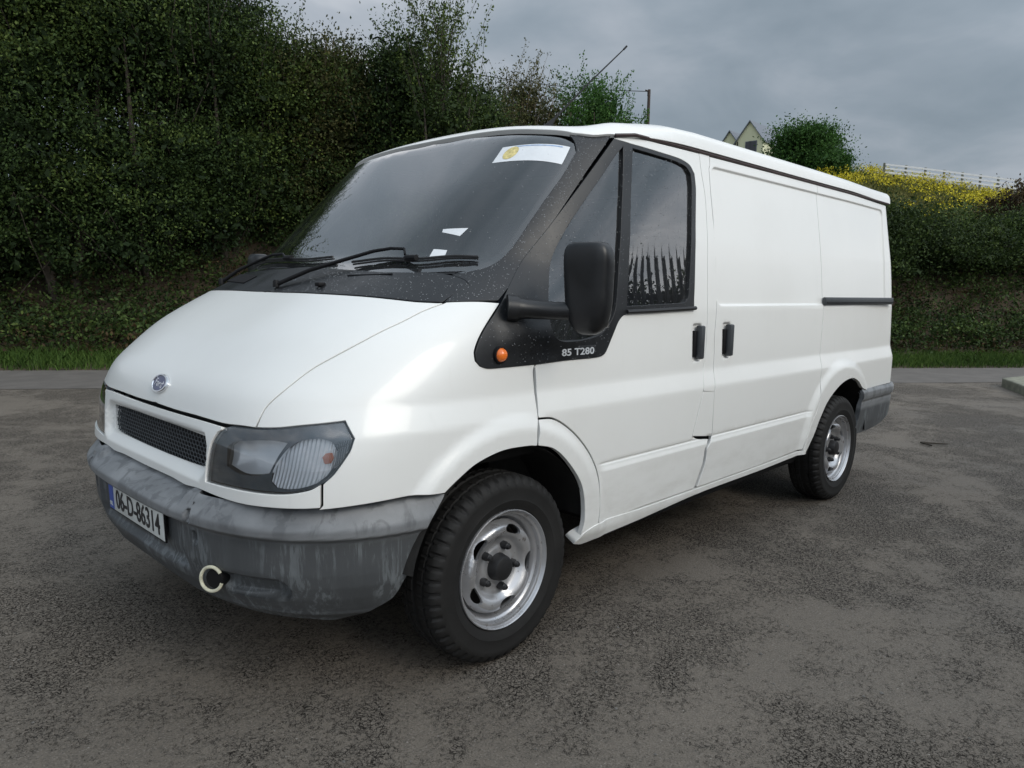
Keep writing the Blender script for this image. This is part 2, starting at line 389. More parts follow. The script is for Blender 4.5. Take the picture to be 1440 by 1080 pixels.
def march(o, d, t0, t1, n=240, G=None, off=0.0):
    """first outside->inside crossing along each ray"""
    G = G or F
    o = np.atleast_2d(o); d = np.atleast_2d(d); m = len(d); o = np.broadcast_to(o, d.shape)
    ts = np.linspace(t0, t1, n); a = np.full(m, t0); b = np.full(m, t1); hit = np.zeros(m, bool)
    for i in range(1, n):
        p = o+d*ts[i]; v = G(*p.T)-off
        new = (~hit) & (v < 0); a[new] = ts[i-1]; b[new] = ts[i]; hit |= new
    for _ in range(26):
        c = (a+b)/2; p = o+d*c[:, None]; v = G(*p.T)-off
        a = np.where(v > 0, c, a); b = np.where(v > 0, b, c)
    return o+d*((a+b)/2)[:, None], hit

# ---- front bumper surface ----
BNOSE = _table([(0, -.70), (.27, -.78), (.31, -.815), (.36, -.845), (.44, -.868), (.543, -.874), (.549, -.876), (.557, -.893), (.585, -.896), (.592, -.892), (.645, -.850), (.656, -.80), (.70, -.76), (2.4, -.7)], .0028)
BSIDE = _table([(0, .86), (.27, .915), (.32, .945), (.40, .968), (.543, .974), (.549, .976), (.557, .991), (.585, .993), (.592, .992), (.645, .978), (.665, .965), (2.4, .96)], .0028)
def FB(x, y, z):
    ay = np.abs(y)
    # middle section: lower shelf and flat recess that carries the plate
    m = 1-sstep(.365, .395, ay)
    zz = z+m*.024*sstep(.590, .62, z)
    xf = _f(BNOSE, zz)+m*.028*(1-sstep(.540, .552, z))*sstep(.38, .41, z)
    # oval lower air scoop
    d = rrect(ay, z, .535, .765, .352, .428, .037)
    dent = .034*(1-sstep(-.020, .0, d))
    # upright slots beside the step
    for zc in (.578, .508):
        d = rrect(ay, z, .436, .468, zc-.022, zc+.022, .013)
        dent = dent+.026*(1-sstep(-.007, .0, d))
    # bead along the bottom lip
    dent = dent-.006*np.exp(-((z-.298)/.010)**2)
    W = _f(BSIDE, z); L = .80; n = 3.1
    u = np.maximum(xf+L-x, 0)/L
    q = ((ay/W)**n+u**n+1e-12)**(1/n)
    return (q-1)*W+dent
# traced shut lines and openings, metres in the van frame
O = {
 'hood_gap': [[-0.166,-0.817,1.229],[-0.24,-0.803,1.204],[-0.315,-0.795,1.172],[-0.382,-0.782,1.144],[-0.446,-0.769,1.113],[-0.52,-0.744,1.073],[-0.589,-0.714,1.032],[-0.673,-0.688,0.967],[-0.715,-0.665,0.92],[-0.742,-0.66,0.865]],
 'hood_front': [[-0.742,-0.66,0.865],[-0.756,-0.602,0.864],[-0.769,-0.523,0.86],[-0.776,-0.436,0.861],[-0.78,-0.335,0.862],[-0.782,-0.171,0.86]],
 'hood_rear': [[-0.166,-0.817,1.229],[-0.207,-0.781,1.232],[-0.268,-0.71,1.233]],
 'pillar_line': [[0.685,-0.819,1.88],[0.548,-0.832,1.747],[0.426,-0.84,1.623],[0.297,-0.846,1.49],[0.192,-0.849,1.379],[0.015,-0.893,1.235]],
 'glass_edge': [[0.527,-0.769,1.836],[0.517,-0.787,1.803],[0.442,-0.798,1.719],[0.342,-0.802,1.617],[0.248,-0.805,1.52],[0.171,-0.807,1.436],[0.115,-0.802,1.386],[0.052,-0.792,1.352],[-0.009,-0.77,1.333],[-0.05,-0.739,1.329],[-0.016,-0.757,1.337],[-0.07,-0.71,1.33]],
 'surround': [[0.69,-0.827,1.871],[0.739,-0.842,1.865],[0.783,-0.851,1.86],[0.931,-0.865,1.852],[1.117,-0.87,1.843],[1.186,-0.872,1.828],[1.22,-0.876,1.795],[1.225,-0.884,1.73],[1.204,-0.905,1.565],[1.176,-0.932,1.291],[1.169,-0.936,1.245],[1.167,-0.94,1.209],[1.141,-0.941,1.201],[0.868,-0.941,1.194],[0.692,-0.941,1.191],[0.642,-0.942,1.183],[0.61,-0.943,1.16],[0.57,-0.945,1.103],[0.531,-0.947,1.047],[0.512,-0.948,1.034],[0.469,-0.948,1.029],[0.295,-0.948,1.028],[0.136,-0.948,1.023],[-0.009,-0.947,1.022],[-0.087,-0.944,1.023],[-0.118,-0.942,1.032],[-0.134,-0.938,1.049],[-0.135,-0.933,1.075],[-0.113,-0.926,1.113],[-0.074,-0.917,1.156],[0.014,-0.895,1.232]],
 'quarter_hole': [[0.729,-0.845,1.847],[0.683,-0.847,1.81],[0.599,-0.854,1.728],[0.489,-0.86,1.623],[0.384,-0.866,1.518],[0.319,-0.871,1.442],[0.28,-0.877,1.387],[0.247,-0.897,1.324],[0.212,-0.929,1.228],[0.206,-0.942,1.15],[0.221,-0.944,1.119],[0.248,-0.945,1.101],[0.295,-0.945,1.093],[0.409,-0.945,1.097],[0.5,-0.944,1.115],[0.562,-0.943,1.161],[0.595,-0.939,1.218],[0.627,-0.922,1.381],[0.666,-0.897,1.575]],
 'main_hole': [[0.779,-0.854,1.845],[0.929,-0.868,1.837],[1.076,-0.871,1.83],[1.154,-0.873,1.817],[1.188,-0.877,1.791],[1.193,-0.883,1.737],[1.171,-0.905,1.562],[1.14,-0.927,1.345],[1.124,-0.936,1.253],[1.092,-0.938,1.231],[0.983,-0.938,1.226],[0.797,-0.939,1.221],[0.663,-0.939,1.217],[0.689,-0.923,1.383],[0.729,-0.892,1.629]],
 'door': [[0.134,-0.948,1.021],[0.14,-0.952,0.929],[0.126,-0.978,0.838],[0.203,-0.974,0.829],[0.267,-0.974,0.8],[0.342,-0.974,0.748],[0.415,-0.974,0.678],[0.463,-0.973,0.609],[0.486,-0.974,0.549],[0.488,-0.98,0.491],[0.478,-0.984,0.386],[0.589,-0.97,0.381],[0.775,-0.97,0.387],[0.989,-0.97,0.388],[1.201,-0.97,0.389],[1.259,-0.975,0.499],[1.269,-0.979,0.57],[1.304,-0.973,0.609],[1.164,-0.973,0.628],[1.16,-0.973,0.64],[1.197,-0.974,0.742],[1.233,-0.974,0.836],[1.282,-0.948,1.024],[1.293,-0.936,1.249],[1.31,-0.911,1.516],[1.312,-0.887,1.706],[1.29,-0.875,1.808],[1.281,-0.863,1.894],[0.981,-0.86,1.892],[0.804,-0.841,1.895],[0.734,-0.826,1.891],[0.691,-0.827,1.871]],
 'flap': [[1.234,-0.974,0.833],[1.33,-0.974,0.824],[1.329,-0.967,0.617],[1.16,-0.973,0.64]],
 'slide': [[1.369,-0.863,1.894],[1.366,-0.869,1.849],[1.357,-0.871,1.835],[1.359,-0.883,1.74],[1.37,-0.903,1.581],[1.389,-0.911,1.408],[1.37,-0.941,1.202],[1.356,-0.946,1.086],[1.352,-0.951,0.949],[1.33,-0.974,0.824],[1.331,-0.967,0.616],[1.282,-0.979,0.568],[1.276,-0.975,0.497],[1.22,-0.97,0.388],[1.489,-0.97,0.39],[1.86,-0.971,0.393],[2.339,-0.986,0.405],[2.353,-0.99,0.436],[2.415,-0.993,0.539],[2.498,-0.993,0.632],[2.549,-0.974,0.803],[2.59,-0.945,1.088],[2.609,-0.926,1.251],[2.595,-0.889,1.616],[2.575,-0.862,1.899]],
 'fender_low': [[-0.303,-0.991,0.657],[-0.25,-0.992,0.69],[-0.174,-0.994,0.729],[-0.058,-0.994,0.754],[0.068,-0.994,0.752],[0.108,-0.994,0.746]],
 'arch_lip': [[0.108,-0.994,0.746],[0.185,-0.994,0.726],[0.241,-0.994,0.691],[0.308,-0.993,0.627],[0.356,-0.991,0.564],[0.379,-0.989,0.503],[0.388,-0.985,0.417],[0.37,-0.979,0.357],[0.345,-0.97,0.338]],
 'arch_gap': [[0.126,-0.978,0.838],[0.203,-0.974,0.829],[0.267,-0.974,0.8],[0.342,-0.974,0.748],[0.415,-0.974,0.678],[0.463,-0.973,0.609],[0.486,-0.974,0.549],[0.488,-0.98,0.491],[0.478,-0.984,0.386]],
 'sill_top': [[0.388,-0.982,0.367],[0.478,-0.983,0.385],[0.775,-0.97,0.381],[1.221,-0.97,0.383],[1.861,-0.97,0.389],[2.35,-0.99,0.4]],
 'sill_bot': [[0.346,-0.969,0.336],[0.4,-0.961,0.321],[0.606,-0.96,0.328],[0.79,-0.962,0.336],[1.225,-0.969,0.362],[1.866,-0.969,0.369],[2.362,-0.99,0.381]],
 'lamp': [[-0.769,-0.534,0.856],[-0.745,-0.65,0.863],[-0.712,-0.733,0.872],[-0.674,-0.79,0.882],[-0.625,-0.84,0.89],[-0.579,-0.872,0.896],[-0.57,-0.903,0.85],[-0.586,-0.904,0.814],[-0.628,-0.888,0.753],[-0.654,-0.871,0.725],[-0.677,-0.851,0.709],[-0.719,-0.8,0.695],[-0.752,-0.735,0.689],[-0.788,-0.601,0.684],[-0.804,-0.46,0.679],[-0.8,-0.462,0.728],[-0.791,-0.478,0.799],[-0.779,-0.502,0.835]],
 'surr_bot': [[-0.657,-0.875,0.66],[-0.701,-0.83,0.656],[-0.745,-0.758,0.652],[-0.781,-0.653,0.647],[-0.799,-0.546,0.647],[-0.809,-0.411,0.649],[-0.811,-0.326,0.643],[-0.812,-0.227,0.647]],
 'surr_right': [[-0.654,-0.871,0.725],[-0.657,-0.875,0.66]],
 'grille_open': [[-0.795,-0.352,0.807],[-0.791,-0.44,0.808],[-0.798,-0.437,0.764],[-0.803,-0.418,0.717],[-0.807,-0.32,0.709],[-0.807,-0.221,0.712]],
 'sticker': [[0.385,-0.52,1.831],[0.507,-0.765,1.823],[0.445,-0.778,1.749],[0.313,-0.535,1.761]],
 'sticker_small': [[0.044,-0.563,1.49],[0.085,-0.654,1.493],[0.052,-0.646,1.463],[0.034,-0.569,1.478],[-0.021,-0.588,1.415],[-0.002,-0.64,1.411],[-0.024,-0.65,1.384],[-0.05,-0.597,1.384]],
 'orange': [[-0.037,-0.942,1.064]],
 'badge': [[0.265,-0.947,1.051],[0.459,-0.947,1.055]],
 'logo': [[-0.759,0.007,0.926]],
 'handle1': [[1.234,-0.933,1.131],[1.239,-0.939,0.984]],
 'handle2': [[1.497,-0.928,1.125],[1.5,-0.936,0.979]],
 'rail': [[2.615,-0.925,1.261],[3.819,-0.916,1.27],[3.815,-0.921,1.219],[2.586,-0.94,1.208]],
 'lamp_main': [[-0.774,-0.541,0.738],[-0.767,-0.536,0.795],[-0.76,-0.563,0.812],[-0.738,-0.647,0.827],[-0.71,-0.721,0.834],[-0.693,-0.759,0.831],[-0.712,-0.742,0.795],[-0.724,-0.73,0.765],[-0.731,-0.72,0.741],[-0.748,-0.675,0.729],[-0.765,-0.61,0.724]],
 'lamp_ind': [[-0.724,-0.746,0.704],[-0.73,-0.727,0.719],[-0.725,-0.731,0.752],[-0.712,-0.747,0.786],[-0.693,-0.766,0.818],[-0.669,-0.791,0.839],[-0.633,-0.829,0.847],[-0.607,-0.856,0.838],[-0.599,-0.869,0.813],[-0.608,-0.87,0.779],[-0.629,-0.86,0.744],[-0.651,-0.843,0.723],[-0.683,-0.811,0.708],[-0.706,-0.778,0.702]],
 'lamp_amber': [[-0.629,-0.85,0.797],[-0.621,-0.854,0.807],[-0.608,-0.864,0.809],[-0.606,-0.868,0.796],[-0.614,-0.866,0.782],[-0.626,-0.856,0.78]],
 'glass_top': [[0.529,-0.781,1.824],[0.486,-0.74,1.83],[0.423,-0.611,1.845],[0.406,-0.47,1.858],[0.412,-0.25,1.873],[0.425,-0.095,1.885]],
 'glass_bot': [[-0.07,-0.71,1.33],[-0.132,-0.615,1.329],[-0.173,-0.49,1.329],[-0.185,-0.309,1.337],[-0.171,-0.068,1.348]],
 'quarter2': [[2.575,-0.862,1.899],[2.595,-0.889,1.616],[2.609,-0.926,1.251],[2.59,-0.945,1.088],[2.549,-0.974,0.803],[2.498,-0.993,0.632],[2.415,-0.993,0.539],[2.353,-0.99,0.436],[2.339,-0.986,0.405],[2.368,-0.99,0.383],[2.463,-0.986,0.457],[2.536,-0.991,0.559],[2.618,-0.993,0.645],[2.737,-0.994,0.711],[2.863,-0.994,0.753],[3.002,-0.994,0.765],[3.11,-0.993,0.734],[3.185,-0.992,0.69]],
 'cowl_gap': [[-0.16,-0.818,1.232],[-0.109,-0.807,1.262],[-0.048,-0.809,1.288],[-0.022,-0.809,1.3]],
 'ring': [[-0.819,-0.518,0.406]],
 'bump_top': [[-0.826,-0.453,0.643],[-0.783,-0.609,0.644],[-0.73,-0.73,0.641],[-0.683,-0.791,0.643],[-0.629,-0.84,0.645],[-0.511,-0.895,0.653],[-0.374,-0.939,0.658],[-0.283,-0.967,0.648]],
 'bump_back': [[-0.283,-0.967,0.648],[-0.357,-0.982,0.573],[-0.398,-0.949,0.447],[-0.431,-0.925,0.366],[-0.445,-0.908,0.337]],
 'bump_bot': [[-0.445,-0.908,0.337],[-0.507,-0.856,0.294],[-0.566,-0.783,0.267]]}
# ---------------- trimmed surface panels ----------------
def crom(pts, step, closed=True, corner=32):
    """resample: Catmull-Rom between sharp corners"""
    P = np.array(pts, float); n = len(P); out = []
    def turn(i):
        if not closed and (i == 0 or i == n-1): return 999
        a = P[i]-P[i-1]; b = P[(i+1) % n]-P[i]
        c_ = np.dot(a, b)/(np.linalg.norm(a)*np.linalg.norm(b)+1e-12); return math.degrees(math.acos(max(-1, min(1, c_))))
    sharp = [turn(i) > corner for i in range(n)]
    for i in range(n if closed else n-1):
        p1 = P[i]; p2 = P[(i+1) % n]
        p0 = P[i-1] if not sharp[i] else 2*p1-p2; j = (i+1) % n
        p3 = P[(i+2) % n] if not sharp[j] else 2*p2-p1
        L = np.linalg.norm(p2-p1); k = max(1, int(round(L/step)))
        # centripetal-ish tangents limited by the chord
        m1 = (p2-p0)*min(1, L/(np.linalg.norm(p1-p0)+1e-9))*.5 if not sharp[i] else (p2-p1)
        m2 = (p3-p1)*min(1, L/(np.linalg.norm(p3-p2)+1e-9))*.5 if not sharp[j] else (p2-p1)
        for q in range(k):
            t = q/k; t2 = t*t; t3 = t2*t
            out.append((2*t3-3*t2+1)*p1+(t3-2*t2+t)*m1+(-2*t3+3*t2)*p2+(t3-t2)*m2)
    if not closed: out.append(P[-1])
    return np.array(out)
def area2(L): x, y = L.T; return .5*np.sum(x*np.roll(y, -1)-np.roll(x, -1)*y)
def inset(L, d):
    """shrink a closed 2-D loop by d (grow when negative)"""
    s = 1 if area2(L) > 0 else -1
    a = np.roll(L, -1, 0)-L; nrm = np.stack([-a[:, 1], a[:, 0]], 1)*s; nrm /= np.linalg.norm(nrm, axis=1)[:, None]+1e-12
    n0 = np.roll(nrm, 1, 0)+nrm; ln = np.linalg.norm(n0, axis=1); n0 /= ln[:, None]+1e-9
    k = np.clip(2/np.maximum(ln, .8), 1, 1.6)
    return L+n0*d*k[:, None]*1.0
def inpoly(P, L):
    x, y = P.T; r = np.zeros(len(P), bool); x1, y1 = L.T; x2, y2 = np.roll(x1, -1), np.roll(y1, -1)
    for a, b, c_, e in zip(x1, y1, x2, y2):
        if b == e: continue
        k = ((b > y) != (e > y)) & (x < (c_-a)*(y-b)/(e-b)+a); r ^= k
    return r
def dist2(P, L):
    d = np.full(len(P), 1e9)
    for q in L: d = np.minimum(d, np.hypot(P[:, 0]-q[0], P[:, 1]-q[1]))
    return d
CC = np.array([1.0, 0.0, .72])
def sph(P): d = np.atleast_2d(P)-CC; return np.stack([np.arctan2(d[:, 1], -d[:, 0]), np.arctan2(d[:, 2], np.hypot(d[:, 0], d[:, 1]))], 1)*1.5
class DSide:
    @staticmethod
    def to(P): return np.atleast_2d(P)[:, [0, 2]]
    @staticmethod
    def rays(U): o = np.stack([U[:, 0], np.full(len(U), -1.35), U[:, 1]], 1); return o, np.tile([0, 1., 0], (len(U), 1)), 0, 1.3, 140
class DFront:
    to = staticmethod(sph)
    @staticmethod
    def rays(U):
        a, e = U[:, 0]/1.5, U[:, 1]/1.5; d = np.stack([-np.cos(e)*np.cos(a), np.cos(e)*np.sin(a), np.sin(e)], 1)
        return CC+d*2.7, -d, 0, 2.6, 200
class DTop:
    @staticmethod
    def to(P): return np.atleast_2d(P)[:, [0, 1]]
    @staticmethod
    def rays(U): o = np.stack([U[:, 0], U[:, 1], np.full(len(U), 2.3)], 1); return o, np.tile([0, 0, -1.], (len(U), 1)), 0, .9, 120
def surf(dom, U, G=None, off=0.0):
    o, d, a, b, n = dom.rays(U); P, h = march(o, d, a, b, n, G, off); return P
def panel(name, dom, loop, mat, parent, step=.03, bstep=.02, gap=.0048, holes=(), off=0.0, G=None, skirt=.020, hskirt=None, corner=32, two_d=False, mirror=False, part=True, extra=None):
    """trimmed patch of surface G: loop/holes are 3-D outlines (or 2-D when two_d)"""
    L = np.array(loop, float); L = L if two_d else dom.to(L)
    L = crom(L, bstep, corner=corner); L = inset(L, gap) if gap else L
    H = []
    for h in holes:
        q = np.array(h, float); q = q if two_d else dom.to(q); q = crom(q, bstep, corner=corner); H.append(q)
    lo, hi = L.min(0), L.max(0)
    gx = np.arange(lo[0], hi[0]+step, step); gy = np.arange(lo[1], hi[1]+step*.87, step*.87)
    A, B = np.meshgrid(gx, gy); A = A+(np.arange(len(gy)) % 2)[:, None]*step*.5
    P = np.stack([A.ravel(), B.ravel()], 1); P = P[inpoly(P, L)]
    for q in H: P = P[~inpoly(P, q)]
    bd = np.concatenate([L]+H); P = P[dist2(P, bd) > step*.45]
    if extra is not None:
        E_ = extra[inpoly(extra, L)]; E_ = E_[dist2(E_, bd) > .003]
        if len(E_):
            P = P[[np.min(np.hypot(*(E_-q).T)) > step*.5 for q in P]]; P = np.concatenate([P, E_])
    loops = [L]+H; pts = [tuple(q) for q in bd]; edges = []; b = 0
    for q in loops: n = len(q); edges += [(b+i, b+(i+1) % n) for i in range(n)]; b += n
    pts = [Vector(q) for q in pts]+[Vector(q) for q in P]
    vs, es, fs, ov, oe, of = delaunay_2d_cdt(pts, edges, [], 0, 1e-6)
    V2 = np.array([tuple(v) for v in vs]); T = np.array([f for f in fs if len(f) == 3])
    cen = V2[T].mean(1); keep = inpoly(cen, L)
    for q in H: keep &= ~inpoly(cen, q)
    T = T[keep]
    V = surf(dom, V2, G, off); Nn = grad(V, G)
    e1 = V[T[:, 1]]-V[T[:, 0]]; e2 = V[T[:, 2]]-V[T[:, 0]]; fl = (np.cross(e1, e2)*Nn[T[:, 0]]).sum(1) < 0
    T[fl] = T[fl][:, ::-1]
    verts = [V]; norms = [Nn]; faces = [tuple(map(int, t)) for t in T]; base = len(V)
    # boundary edges -> skirt folded inwards
    if skirt:
        cnt = {}
        for t in T:
            for i in range(3):
                a, c_ = int(t[i]), int(t[(i+1) % 3]); cnt[(a, c_)] = 1
        be = [e for e in cnt if (e[1], e[0]) not in cnt]
        idx = sorted({i for e in be for i in e}); mp = {v: k for k, v in enumerate(idx)}
        tn = np.zeros((len(idx), 3))
        for a, c_ in be:
            t = V[c_]-V[a]; t /= np.linalg.norm(t)+1e-12; o_ = np.cross(t, Nn[a]); tn[mp[a]] += o_; tn[mp[c_]] += o_
        tn /= np.linalg.norm(tn, axis=1)[:, None]+1e-12
        A_ = V[idx]; NI = Nn[idx]; k = len(idx)
        rr = min(.0018, skirt*.4)
        ringA = A_; ringB = A_+tn*rr*.6-NI*rr*.45; ringC = A_+tn*rr-NI*rr*1.4; ringD = A_+tn*rr-NI*skirt
        nA = NI; nB = NI*.75+tn*.66; nC = tn; nD = tn
        for R_, n_ in ((ringA, nA), (ringB, nB), (ringC, nC), (ringD, nD)):
            verts.append(R_); norms.append(n_/np.linalg.norm(n_, axis=1)[:, None])
        for a, c_ in be:
            i, j = mp[a], mp[c_]
            for s_ in range(3):
                faces.append((base+s_*k+j, base+s_*k+i, base+(s_+1)*k+i, base+(s_+1)*k+j))
    VV = np.concatenate(verts); NN = np.concatenate(norms)
    res = []
    for sgn in ((1, -1) if mirror else (1,)):
        W_ = VV*np.array([1, sgn, 1]); N_ = NN*np.array([1, sgn, 1]); Fc = faces if sgn > 0 else [f[::-1] for f in faces]
        me = bpy.data.meshes.new(name); me.from_pydata(W_.tolist(), [], Fc); me.update()
        me.polygons.foreach_set('use_smooth', [True]*len(me.polygons))
        me.normals_split_custom_set_from_vertices(N_.tolist())
        pr_ = parent if not isinstance(parent, (list, tuple)) else (parent[0] if sgn > 0 else parent[1])
        res.append(link(name, me, pr_, mat))
    return res if mirror else res[0]
def rr_contour(x0, x1, z0, z1, r, d, step):
    # points on the level line d of a rounded rectangle
    x0 -= d; x1 += d; z0 -= d; z1 += d; r = max(r+d, .001); out = []
    for cx, cz, a0 in ((x1-r, z1-r, 0), (x0+r, z1-r, 90), (x0+r, z0+r, 180), (x1-r, z0+r, 270)):
        for a in np.linspace(a0, a0+90, 6): out.append((cx+r*math.cos(math.radians(a)), cz+r*math.sin(math.radians(a))))
    out = np.array(out); res = []
    for p_, q in zip(out, np.roll(out, -1, 0)):
        k = max(1, int(np.linalg.norm(q-p_)/step)); res += [p_+(q-p_)*i/k for i in range(k)]
    return np.array(res)
FEAT = [rr_contour(1.374, 3.70, 1.213, 1.852, .045, d, .010) for d in (-.0135, -.009, -.0045, .0005)]
FEAT += [rr_contour(hx-.042, hx+.042, 1.053-.088, 1.053+.088, .02, d, .006) for hx in (1.205, 1.470) for d in (-.014, -.009, -.004, .002)]
FEAT += [np.column_stack([np.arange(.45, 2.48, .011), np.full(185, z)]) for z in (.584, .592, .600, .608, .6135, .617, .6205, .626)]
FEAT = np.concatenate(FEAT)
def mirr(L): return [(a, -b, c_) for a, b, c_ in L]
def onsurf(P, off, G=None):
    """move points off the surface along its normal"""
    P = np.array(P, float); return P+grad(P, G)*off
# ---------------- the van ----------------
def dome(center, name='d'):
    class D:
        @staticmethod
        def to(P): d = np.atleast_2d(P)-center; return np.stack([np.arctan2(d[:, 1], -d[:, 0]), np.arctan2(d[:, 2], np.hypot(d[:, 0], d[:, 1]))], 1)*1.5
        @staticmethod
        def rays(U):
            a, e = U[:, 0]/1.5, U[:, 1]/1.5; d = np.stack([-np.cos(e)*np.cos(a), np.cos(e)*np.sin(a), np.sin(e)], 1)
            return center+d*2.7, -d, 0, 2.6, 200
    return D
DBump = dome(np.array([.9, 0, 1.0]))
class DRoof:
    @staticmethod
    def to(P): P = np.atleast_2d(P); return np.stack([P[:, 0], np.arctan2(P[:, 1], P[:, 2]-1.2)], 1)
    @staticmethod
    def rays(U):
        d = np.stack([0*U[:, 0], np.sin(U[:, 1]), np.cos(U[:, 1])], 1); o = np.stack([U[:, 0], 0*U[:, 0], 0*U[:, 0]+1.2], 1)
        return o+d*1.6, -d, 0, 1.5, 160
class DRear:
    @staticmethod
    def to(P): return np.atleast_2d(P)[:, [1, 2]]
    @staticmethod
    def rays(U): o = np.stack([np.full(len(U), 4.2), U[:, 0], U[:, 1]], 1); return o, np.tile([-1., 0, 0], (len(U), 1)), 0, .9, 90
van = empty('panel_van', (0, 0, 0))
tag(van, 'white panel van with black window trims and scuffed grey bumpers parked on the tarmac', 'van')
sym = lambda half: list(half)+mirr(half)[::-1]        # near half from the centre outwards, then its mirror
def S(n): return [tuple(q) for q in O[n]]
pr = S('surround'); i_bot = 22                          # surround point above the door's front edge
# --- added dark inner shell, its colour painting the shade inside the shut lines
inner_hole = [(a, c_) for a, b, c_ in S('surround')]
ih = inset(np.array(inner_hole), .006)
panel('gap_shade_shell', DSide, [(.55, .30), (2.32, .33), (2.42, .52), (2.55, .68), (2.85, .80), (3.15, .75), (3.28, .60), (3.80, .50), (3.83, 1.92), (.66, 1.905), (.30, 1.55), (-.02, 1.26), (-.02, .80), (.25, .80), (.45, .65), (.50, .40)], 'matte_black', van, step=.09, bstep=.05, gap=0, off=-.028, skirt=0, two_d=True, holes=[ih], mirror=True)
panel('nose_shade_shell', DFront, sym([(-.80, 0, .60), (-.80, -.40, .62), (-.66, -.84, .63), (-.40, -.95, .66), (-.25, -.97, .72), (-.05, -.96, .80), (-.05, -.93, 1.06), (.0, -.88, 1.22), (-.16, -.80, 1.22), (-.30, -.3, 1.25), (-.335, 0, 1.25)]), 'rubber_seal', van, step=.08, bstep=.05, gap=0, off=-.100, skirt=0)
# --- bonnet
hf = [(-.776, 0, .861)]+S('hood_front')[::-1][:-1]
bonnet = panel('bonnet', DFront, sym(hf+S('hood_gap')[::-1]+[(-.235, -.75, 1.2325), (-.30, -.55, 1.239), (-.335, -.25, 1.243), (-.34, 0, 1.244)]), 'white_paint', van, step=.03, gap=.0035)
# --- front wings
lp = S('lamp')
wing = S('hood_gap')[::-1]+S('hood_rear')[:0]+[(-.155, -.817, 1.232), (-.06, -.865, 1.236)]+[pr[-1]]+pr[:i_bot-1:-1][1:]+[(.126, -.95, 1.0), (.128, -.96, .92), (.128, -.976, .838), (.109, -.993, .80), (.109, -.993, .746)]+S('fender_low')[::-1][1:]+[(-.383, -.95, .665), (-.519, -.906, .660), (-.634, -.848, .651), (-.657, -.874, .665)]+[lp[9], lp[8], lp[7], lp[6], lp[5], lp[4], lp[3], lp[2]]
wing = [q for i, q in enumerate(wing) if i == 0 or np.linalg.norm(np.array(q)-np.array(wing[i-1])) > .006]
panel('front_wing', DFront, wing, 'white_paint', van, step=.017, bstep=.012, gap=.0035, mirror=True)
al = S('arch_lip'); ag = S('arch_gap')
panel('wheel_arch_panel', DSide, [al[0], *al[1:], (.40, -.97, .325), (.465, -.975, .352), *ag[::-1]], 'white_paint', van, step=.018, bstep=.015, mirror=True)
# --- doors
door = S('door'); dl = door[:-1]+pr[0:i_bot+1]
dl = [(a, c_) for a, b, c_ in dl]
dl = [q for i, q in enumerate(dl) if i == 0 or math.dist(q, dl[i-1]) > .004]
fd = panel('front_door', DSide, dl, 'white_paint', van, step=.017, bstep=.014, mirror=True, two_d=True, extra=FEAT)
panel('fuel_flap', DSide, S('flap'), 'white_paint', van, step=.02, bstep=.014, gap=.001, mirror=True)
pil = [d_ for d_ in door if d_[2] > .82 and d_[0] > 1.2][::-1]
sl_ = S('slide'); slp = [q for q in sl_[:12] if q[2] > .81]
dg = [(a, c_) for a, b, c_ in door if c_ > .815 and a > 1.2]
sg = [(a, c_) for a, b, c_ in sl_[:12] if c_ > .815]
panel('door_pillar', DSide, dg+sg, 'white_paint', van, step=.02, bstep=.015, gap=.002, mirror=True, two_d=True, extra=FEAT)
slide = panel('sliding_door', DSide, [(a, c_) for a, b, c_ in sl_], 'white_paint', van, step=.0145, bstep=.012, gap=.0062, two_d=True, mirror=True, extra=FEAT)
qd = [(a, c_) for a, b, c_ in S('quarter2')]+[(3.27, .668), (3.5, .667), (3.865, .667), (3.872, 1.2), (3.865, 1.4), (3.828, 1.885)]
panel('rear_side_panel', DSide, qd, 'white_paint', van, step=.0155, bstep=.012, two_d=True, gap=.002, mirror=True, extra=FEAT)
st = S('sill_top'); sb = S('sill_bot')
panel('sill', DSide, [(a, c_) for a, b, c_ in sb]+[(2.362, .400)]+[(a, c_+.002) for a, b, c_ in st[::-1][1:]], 'white_paint', van, step=.03, bstep=.02, gap=0, off=.004, two_d=True, mirror=True, skirt=.05)
for s_ in (-1, 1):
    L = [(0, .69), (0, 1.90), (s_*.83, 1.885), (s_*.90, 1.3), (s_*.925, .9), (s_*.925, .69)]
    panel('rear_door', DRear, L, 'white_paint', van, step=.06, bstep=.04, two_d=True)
# --- roof skin with its drip rail overhang
gt = S('glass_top'); gtop = gt[::-1]
frontedge = [(.480, 0, 1.922), (.480, -.25, 1.919), (.478, -.47, 1.906), (.490, -.611, 1.890), (.540, -.74, 1.876), (.60, -.80, 1.880), (.67, -.83, 1.896)]
rf = [DRoof.to(q)[0] for q in frontedge]
side = [(.78, -.868, 1.905), (1.2, -.868, 1.907), (2.2, -.868, 1.907), (3.2, -.862, 1.905), (3.83, -.855, 1.903)]
rs = [DRoof.to(q)[0] for q in side]
half = [tuple(q) for q in rf+rs]+[(3.86, -.6), (3.87, 0)]
full = half+[(a, -b) for a, b in half[::-1][1:-1]]
def FR(x, y, z): return np.minimum(F(np.minimum(x, 3.74), y, z), 9)+0*x
roof = panel('roof', DRoof, full, 'white_paint', van, step=.035, bstep=.02, gap=0, off=.011, two_d=True, skirt=.020, G=FR)
